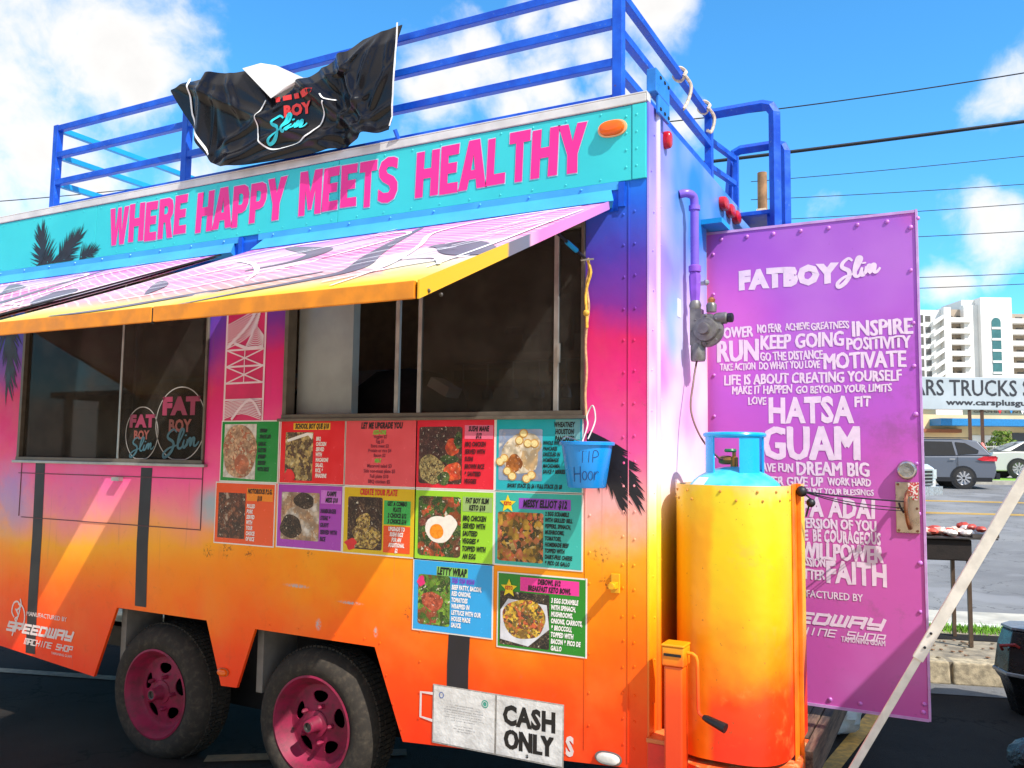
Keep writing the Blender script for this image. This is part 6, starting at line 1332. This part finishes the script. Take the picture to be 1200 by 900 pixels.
e, P = car('parked_car', 'dark grey SUV with red tail lamp on the far lane of the road', 'car', carmat((92, 96, 106)), 5.62, 27.9, 4.66, SUVP, SUVG, (.85, 3.62), gz(28.8), None, 1.82)
m = MB(); m.add([P(4.05, -.012, .98), P(4.25, -.014, 1.08), P(4.64, -.01, 1.10), P(4.70, .02, 1.02), P(4.66, -.012, .92), P(4.2, -.014, .93)], [(0, 1, 2, 3, 4, 5)]); m.add([P(4.66, -.01, .92), P(4.70, .3, .94), P(4.70, .3, 1.06), P(4.70, -.005, 1.06)], [(0, 1, 2, 3)]); m.build('tail_lamp', M_RED, e, fixn=False)
m = MB(); m.bar(P(4.69, .0, .42), P(4.69, 1.8, .42), .12, .2); m.bar(P(.35, -.01, .30), P(4.5, -.01, .30), .03, .14); m.build('bumper', M_BLACK, e)
m = MB(); m.bar(P(2.0, .22, 1.70), P(3.9, .24, 1.70), .03); m.build('roof_rack', M_BLACK, e)
m = MB(); m.bar(P(2.25, -.01, .97), P(2.42, -.01, .97), .02, .03); m.bar(P(3.2, -.01, .98), P(3.38, -.01, .98), .02, .03); m.build('door_handle', M_CHROME, e)
m = MB()
for x in (2.42, 3.46): m.bar(P(x, -.004, .40), P(x, -.004, 1.06), .012, .012)
m.build('door_seam', M_DARK, e)
SEDP = [(.05, .40), (.0, .58), (.1, .80), (.6, .92), (1.4, .98), (3.7, 1.02), (4.5, .98), (4.6, .7), (4.55, .35), (4.4, .24), (.2, .22)]
SEDG = dict(outline=[(1.3, .98), (2.0, 1.36), (2.4, 1.43), (3.3, 1.42), (4.2, 1.02)], side=[[(1.65, 1.02), (2.1, 1.33), (2.6, 1.38), (2.62, 1.02)], [(2.7, 1.02), (2.68, 1.38), (3.3, 1.36), (3.85, 1.04)]], ends=[((1.38, 1.02), (1.98, 1.33)), ((4.1, 1.06), (3.4, 1.38))])
e, P = car('parked_car', 'pale silver sedan parked beyond the verge, right of the grey SUV', 'car', carmat((196, 194, 186)), 11.9, 33.6, 4.6, SEDP, SEDG, (.85, 3.6), gz(33.8)+.15, None, 1.78, flip=True)
m = MB(); q = P(1.75, -.12, 1.08); m.sph(q, .12, 10, 6, 0, (1.2, .8, .8)); m.build('mirror', carmat((210, 208, 200)), e, smooth=True)
# white pickup nose
PKP = [(.0, .45), (-.02, .75), (.0, 1.02), (.15, 1.12), (1.3, 1.22), (5.2, 1.22), (5.3, 1.0), (5.3, .5), (5.0, .38), (.2, .36)]
PKG = dict(outline=[(1.3, 1.2), (1.9, 1.75), (2.3, 1.85), (3.5, 1.84), (3.75, 1.2)], side=[[(1.6, 1.25), (2.0, 1.70), (2.6, 1.75), (2.6, 1.25)], [(2.68, 1.25), (2.68, 1.75), (3.4, 1.74), (3.55, 1.25)]], ends=[((1.42, 1.25), (1.9, 1.7)), ((3.75, 1.28), (3.55, 1.7))])
e, P = car('pickup_truck', 'white pickup with dark grille heading right, its nose showing past the purple door', 'truck', carmat((226, 224, 220)), .95, 18.6, 5.3, PKP, PKG, (.95, 4.2), gz(19.3), None, 1.95, flip=True)
PK = e; m = MB(); m.hexa([P(-.05, .35, .62), P(-.05, 1.6, .62), P(-.0, 1.6, .62), P(-.0, .35, .62)], [P(-.05, .35, 1.0), P(-.05, 1.6, 1.0), P(0, 1.6, 1.0), P(0, .35, 1.0)]); m.build('grille', M_DARK, e)
for k in range(5):
    m = MB(); z = .66+k*.08; m.bar(P(-.06, .35, z), P(-.06, 1.6, z), .02, .03); m.build('grille_bar', M_CHROME, e)
for y_ in (.08, 1.68):
    m = MB(); m.hexa([P(-.04, y_, .78), P(-.04, y_+.22, .78), P(.3, y_+.22, .78), P(.3, y_-.07 if y_ < 1 else y_, .78)], [P(-.04, y_, 1.0), P(-.04, y_+.22, 1.0), P(.3, y_+.22, 1.0), P(.3, y_-.07 if y_ < 1 else y_, 1.0)]); m.build('headlamp', mat((200, 205, 210), .1, .4), e)
m = MB(); m.bar(P(-.08, .02, .50), P(-.08, 1.93, .50), .16, .2); m.build('bumper', mat((170, 172, 175), .3, .5), e)

rot = Matrix.Rotation(-radians(34), 4, 'Z'); nose = Vector(P(0, .2, 0)); PK.rotation_euler = (0, 0, -radians(34)); PK.location = Vector((.02, 18.0, nose.z)) - rot @ (nose-org(PK))
# ---------------------------------------------------------------- dealership sign, building, fence, flags
def e2(a, b, z): return (a*.90+b*-.436, a*.436+b*.90, z)       # frame for the far lots
sg = thing('dealer_sign', 'long pale grey sign board reading RS TRUCKS on brown posts', 'sign', (2.0, 48.0, 1.1))
O = Vector((-3.4, 45.2, 0)); ex = Vector((.888, .460, 0)); en = Vector((-.460, .888, 0))
def SG(a, z, h=0): q = O+ex*a-en*(.16+h); return (q.x, q.y, z)
m = MB(); q = [O+ex*-2, O+ex*14, O+ex*14+en*.3, O+ex*-2+en*.3]; m.hexa([(v.x, v.y, 4.28) for v in [p_-en*.15 for p_ in q[:2]]+[p_-en*.15 for p_ in q[2:]]], [(v.x, v.y, 6.0) for v in [p_-en*.15 for p_ in q[:2]]+[p_-en*.15 for p_ in q[2:]]]); sb = m.build('sign_board', mat((172, 180, 186), .5, 0, .06, 1), sg, bevel=.02)
m = MB(); T = lambda a, b, h=0: SG(a, b, h)
text(m, 'CARS TRUCKS SUVS', (1.98, 10.5, 5.0, 5.86), T, .02); text(m, 'www.carsplusguam.com', (4.35, 10.6, 4.42, 4.82), T, .05); m.build('sign_lettering', mat((40, 42, 50), .6), sb, fixn=False)
for a in (-.5, 5.65, 6.3, 12.5):
    m = MB(); q = O+ex*a; m.bar((q.x, q.y, .9), (q.x, q.y, 4.3), .17); m.build('post', mat((92, 66, 52), .8), sg)
bd = thing('low_shop', 'low beige shop with a blue fascia band behind the car lot', 'building', (0, 63, 1.2))
O2 = Vector((-8.0, 60.2, 0))
def BD(a, b, z): q = O2+ex*a+en*b; return (q.x, q.y, z)
def bb_(mb, a0, a1, b0, b1, z0, z1): mb.hexa([BD(a0, b0, z0), BD(a1, b0, z0), BD(a1, b1, z0), BD(a0, b1, z0)], [BD(a0, b0, z1), BD(a1, b0, z1), BD(a1, b1, z1), BD(a0, b1, z1)])
m = MB(); bb_(m, -6, 30, 0, 12, 1.0, 5.4); m.build('wall', mat((222, 196, 150), .8, 0, .1, .6), bd)
m = MB(); bb_(m, 8.2, 26, -1.6, 0.2, 4.02, 4.5); m.build('fascia', mat((24, 120, 180), .5), bd)
m = MB(); bb_(m, -7, 31, -.4, 12.4, 5.4, 5.8); m.build('parapet', mat((190, 186, 176), .8), bd)
m = MB(); text(m, 'GRAPHIC CENTER', (11.3, 15.3, 5.00, 5.16), lambda a, b, h=0: BD(a, -.05-h, b), .05); m.build('lettering', mat((110, 80, 60), .6), bd, fixn=False)
for a0, a1, z0, z1, c in ((10.9, 13.2, 1.6, 3.4, (225, 222, 215)), (14.0, 17.6, 1.9, 3.6, (60, 66, 74)), (18.4, 20.5, 1.9, 3.6, (70, 80, 96)), (21.5, 24.5, 1.9, 3.6, (60, 66, 74)), (5.2, 7.8, 1.2, 4.0, (212, 206, 196))):
    m = MB(); bb_(m, a0, a1, -.06, .02, z0, z1); m.build('window', mat(c, .2, 0, .1, 1), bd)
m = MB(); bb_(m, 7.2, 10.2, -.5, 1.5, 3.55, 3.8); m.build('awning_slab', mat((150, 90, 60), .7), bd)
# wall signs / pennants
m = MB(); bb_(m, 7.6, 9.4, -2.2, -2.1, 4.7, 5.35); tag(m.build('banner_sign', mat((232, 214, 205), .6), None, loc=BD(8.5, -2.1, 4.7)), 'small pale wall board above the beige shop front', 'sign')
rp = random.Random(8)
for k in range(18):
    a = 9.6+k*.72; z = 5.0-.05*k+.12*sin(k*.9); m = MB(); q = O2+ex*a-en*6
    m.add([(q.x, q.y, z), (q.x+.34, q.y+.17, z-.02), (q.x+.17, q.y+.08, z-.42)], [(0, 1, 2)])
    cname, cc = (('red', (206, 40, 50)), ('blue', (30, 130, 200)), ('white', (232, 232, 232)), ('teal', (40, 180, 180)))[k % 4]
    tag(m.build('pennant', mat(cc, .6), None, loc=(q.x, q.y, z), fixn=False), 'small %s pennant strung over the car lot' % cname, 'flag', cname + ' pennants strung over the car lot')
fe = thing('lot_fence', 'pale metal picket fence along the car lot behind the cars', 'fence', rd(12, 37.5, 1.0))
for k in range(60):
    s_ = 6+k*.28; m = MB(); x, y, z = rd(s_, 37.5, 1.05); m.bar((x, y, z), (x, y, z+1.25), .035); m.build('picket', mat((190, 188, 180), .5), fe)
for z in (1.35, 2.22):
    m = MB(); m.bar(rd(5.8, 37.5, z), rd(23, 37.5, z), .05); m.build('rail', mat((190, 188, 180), .5), fe)
def bush(name, label, cx, cy, cz, r, h, n, cols, cat='bush'):
    rb = random.Random(int(cx*10)); e = thing(name, label, cat, (cx, cy, cz))
    m = MB()
    for k in range(7): a = rb.uniform(0, 6.28); m.tube([(cx, cy, cz), (cx+cos(a)*r*.3, cy+sin(a)*r*.3, cz+h*.5), (cx+cos(a)*r*.7, cy+sin(a)*r*.7, cz+h*.85)], [.03, .02, .008], 5)
    m.build('stem', mat((96, 76, 56), .9), e)
    m = MB()
    for k in range(n):
        a = rb.uniform(0, 6.28); u = rb.random()**.5; zz = rb.random(); rr_ = r*u*(.5+.7*sin(pi*min(1, zz+.15))); x, y, z = cx+cos(a)*rr_, cy+sin(a)*rr_, cz+.1+zz*h
        s_ = rb.uniform(.05, .12); b = Vector((rb.gauss(0, 1), rb.gauss(0, 1), rb.gauss(0, 1))).normalized()*s_; c = Vector((rb.gauss(0, 1), rb.gauss(0, 1), rb.gauss(0, 1))).normalized()*s_*.6
        m.add([Vector((x, y, z))-b, Vector((x, y, z))+c, Vector((x, y, z))+b, Vector((x, y, z))-c], [(0, 1, 2, 3)], rb.randrange(len(cols)))
    o = m.build('foliage', [mat(c, .7, 0, .15) for c in cols], e, fixn=False); o['kind'] = 'stuff'
b_ = rd(14.6, 40.5); bush('bush', 'yellow-green leafy bush behind the lot fence', b_[0], b_[1], 1.0, .8, 1.9, 1300, [(96, 122, 34), (128, 150, 44), (70, 96, 30)])
b_ = rd(19.0, 40.2); bush('bush', 'green leafy bush further right behind the lot fence', b_[0], b_[1], 1.0, 1.2, 2.0, 1200, [(90, 120, 40), (120, 150, 50), (64, 96, 30)])
# person-sized red and white post at the fence
m = MB(); x, y, z = rd(12.3, 35.8, gz(35.8)+.1); m.lathe([(.16, 0), (.18, .5), (.15, 1.1), (.07, 1.35), (.01, 1.4)], (x, y, z), 'z', 12); tag(m.build('street_post', mat((215, 120, 110), .6, 0, .3, 3), None, smooth=True, loc=(x, y, z)), 'short red and white bollard behind the grey SUV', 'bollard')

# ---------------------------------------------------------------- apartment tower
tw = thing('apartment_tower', 'white high-rise apartment block with stacked balconies and an arched teal window strip', 'building', (10, 240, 2))
K = .231; f0 = Vector((-7.37, 246.5, 0)); ew = Vector((.8883, .4593, 0)).normalized(); nw = Vector((-.4593, .8883, 0))
def TW(u, b, z): q = f0+ew*((u-1083)*K)+nw*b; return (q.x, q.y, z)
def zz(v): return 1.6+(539-v)*K
def tb(mb, u0, u1, b0, b1, z0, z1): mb.hexa([TW(u0, b0, z0), TW(u1, b0, z0), TW(u1, b1, z0), TW(u0, b1, z0)], [TW(u0, b0, z1), TW(u1, b0, z1), TW(u1, b1, z1), TW(u0, b1, z1)])
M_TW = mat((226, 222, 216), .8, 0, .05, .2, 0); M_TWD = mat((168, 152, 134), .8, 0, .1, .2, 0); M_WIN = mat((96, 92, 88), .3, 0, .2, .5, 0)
m = MB(); tb(m, 1060, 1112, 2, 16, 2, zz(364)); m.build('wing', M_TW, tw)
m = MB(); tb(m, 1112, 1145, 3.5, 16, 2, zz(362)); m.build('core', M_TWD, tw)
m = MB(); tb(m, 1112, 1120, 0.2, 3.5, 2, zz(362)); tb(m, 1138, 1153.9, 1.5, 16, 2, zz(358)); tb(m, 1139, 1153.8, 3, 14, zz(358), zz(351)); m.build('pier', M_TW, tw)
m = MB(); tb(m, 1154, 1190, 0, 16, 2, zz(350)); m.build('tower_face', M_TW, tw)
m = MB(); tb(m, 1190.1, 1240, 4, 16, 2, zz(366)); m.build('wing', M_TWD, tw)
for k in range(15):
    v = 374+13*k; z = zz(v)
    for (u0, u1, b0) in ((1120, 1145, .6), (1190.2, 1240, 1.2)):
        m = MB(); tb(m, u0, u1, b0, 4, z-3*.38, z-3*.38+.25); tb(m, u0, u1, b0, b0+.15, z-3*.38+.25, z-3*.38+1.25); m.build('balcony', M_TW, tw)
    for (u0, u1) in ((1122, 1129), (1133, 1139), (1193, 1198), (1204, 1212)):
        m = MB(); tb(m, u0, u1, 3.35 if u0 < 1150 else 3.9, 3.6 if u0 < 1150 else 4.1, z-.9, z+1.0); m.build('window', M_WIN, tw)
    m = MB(); tb(m, 1087, 1091.5, 1.9, 2.1, z-1.2, z+.9); m.build('window', M_WIN, tw)
    m = MB(); tb(m, 1094, 1100, 1.9, 2.1, z-.9, z+.7); m.build('window', M_WIN, tw)
    # stepped sloping parapet
    m = MB(); m.hexa([TW(1100, .3, z-2.2), TW(1112, .3, z-.2), TW(1112, 2, z-.2), TW(1100, 2, z-2.2)], [TW(1100, .3, z-1.2), TW(1112, .3, z+.9), TW(1112, 2, z+.9), TW(1100, 2, z-1.2)]); m.build('parapet', M_TW, tw)
M_TG = mat((60, 108, 110), .15, 0, .15, .6, 0)
m = MB(); P_ = [TW(1166, -.12, zz(440)), TW(1176.5, -.12, zz(440))]+[TW(1171.25+5.25*cos(t), -.12, zz(379)+5.25*K*sin(t)) for t in [pi*i/10 for i in range(11)]]
m.add(P_, [tuple(range(len(P_)))]); m.build('arched_window', M_TG, tw, fixn=False)
for k in range(7):
    m = MB(); tb(m, 1166, 1176.5, -.25, -.13, zz(386+13*k)-.3, zz(386+13*k)+.3); m.build('window_band', M_TW, tw)

# ---------------------------------------------------------------- shops across the lot, behind the viewpoint
sr = thing('shop_row', 'long low grey shop row facing the truck across the lot', 'building', (-5, -28, 0))
m = MB(); m.box(-40, 18, -36, -27, 0, 4.2); m.build('wall', mat((178, 158, 130), .85, 0, .15, .5), sr)
m = MB(); m.box(-40.4, 18.4, -36.4, -24.5, 4.2, 4.5); m.build('roof', mat((96, 90, 84), .9), sr)
for k in range(12):
    m = MB(); m.box(-38+4.6*k, -35+4.6*k, -26.98, -26.9, .3, 3.1); m.build('window', M_TINT, sr)
    m = MB(); m.box(-39.4+4.6*k, -39.1+4.6*k, -24.9, -24.6, 0, 4.2); m.build('column', mat((150, 142, 130), .85), sr)
# ---------------------------------------------------------------- utility pole and wires
up = thing('utility_pole', 'brown wooden utility pole rising behind the blue roof ladder', 'utility pole', (-5.8, 31.8, .6))
m = MB(); m.tube([(-5.8, 31.8, .3), (-5.8, 31.8, 13.3)], [.24, .19], 14); m.build('trunk', mat((150, 112, 80), .9, 0, .3, 3, .4), up, smooth=True)
m = MB(); m.tube([(-5.98, 31.6, 11.6), (-5.62, 31.6, 11.6)], .16, 8); m.tube([(-6.0, 31.6, 10.8), (-5.6, 31.6, 10.8)], .12, 8); m.build('pole_band', mat((190, 170, 150), .7), up)
m = MB(); m.tube(smoothp([(-5.9, 31.7, 11.6), (-7.0, 31.2, 11.5), (-7.6, 31.0, 10.6), (-8.4, 30.8, 9.0)], 6), .03, 6)
for k in range(6): m.lathe([(.05, 0), (.11, .05), (.05, .1)], (-7.5+.28*k, 31.1+.08*k, 10.55+.11*k), 'z', 8)
m.build('insulator', mat((60, 52, 50), .5), up)
M_WIRE = mat((22, 24, 32), .6)
def wire(label, a, b, r, sag):
    a, b = Vector(a), Vector(b); m = MB(); m.tube([a.lerp(b, t)-Vector((0, 0, 4*sag*t*(1-t))) for t in [i/24 for i in range(25)]], r, 5)
    tag(m.build('overhead_wire', M_WIRE, None, smooth=True, loc=a), label, 'wire', 'overhead wires across the sky')
wire('thick black overhead cable crossing the sky to the roof ladder', (-6.64, 21.42, 10.43), (6.72, 23.85, 11.03), 0.055, 0.05)
wire('topmost thin overhead wire, running from the roof rail to the upper right', (-10.19, 23.84, 13.07), (7.79, 28.63, 14.43), 0.022, 0.25)
wire('faint thin wire just below the thick cable', (-6.22, 31.61, 12.93), (9.51, 37.48, 14.25), 0.016, 0.1)
wire('thin wire second below the thick cable', (-6.24, 31.67, 12.19), (9.47, 37.59, 12.93), 0.016, 0.1)
wire('thin wire skimming the top of the purple door', (-6.26, 31.74, 11.32), (9.45, 37.65, 12.21), 0.016, 0.1)
wire('thin wire right of the purple door top, above the white clouds', (-6.28, 31.81, 10.41), (9.42, 37.74, 11.02), 0.016, 0.1)
wire('thin wire low over the apartment tower, upper of the close pair', (-6.33, 31.94, 8.83), (9.37, 37.88, 9.3), 0.016, 0.1)
wire('thin wire low over the apartment tower, lower of the close pair', (-6.34, 31.97, 8.38), (9.36, 37.91, 8.9), 0.016, 0.1)
wire('thin wire low in the sky left of the roof rails', (-41.71, 12.02, 10.83), (-24.02, 23.34, 13.47), 0.02, 0.35)
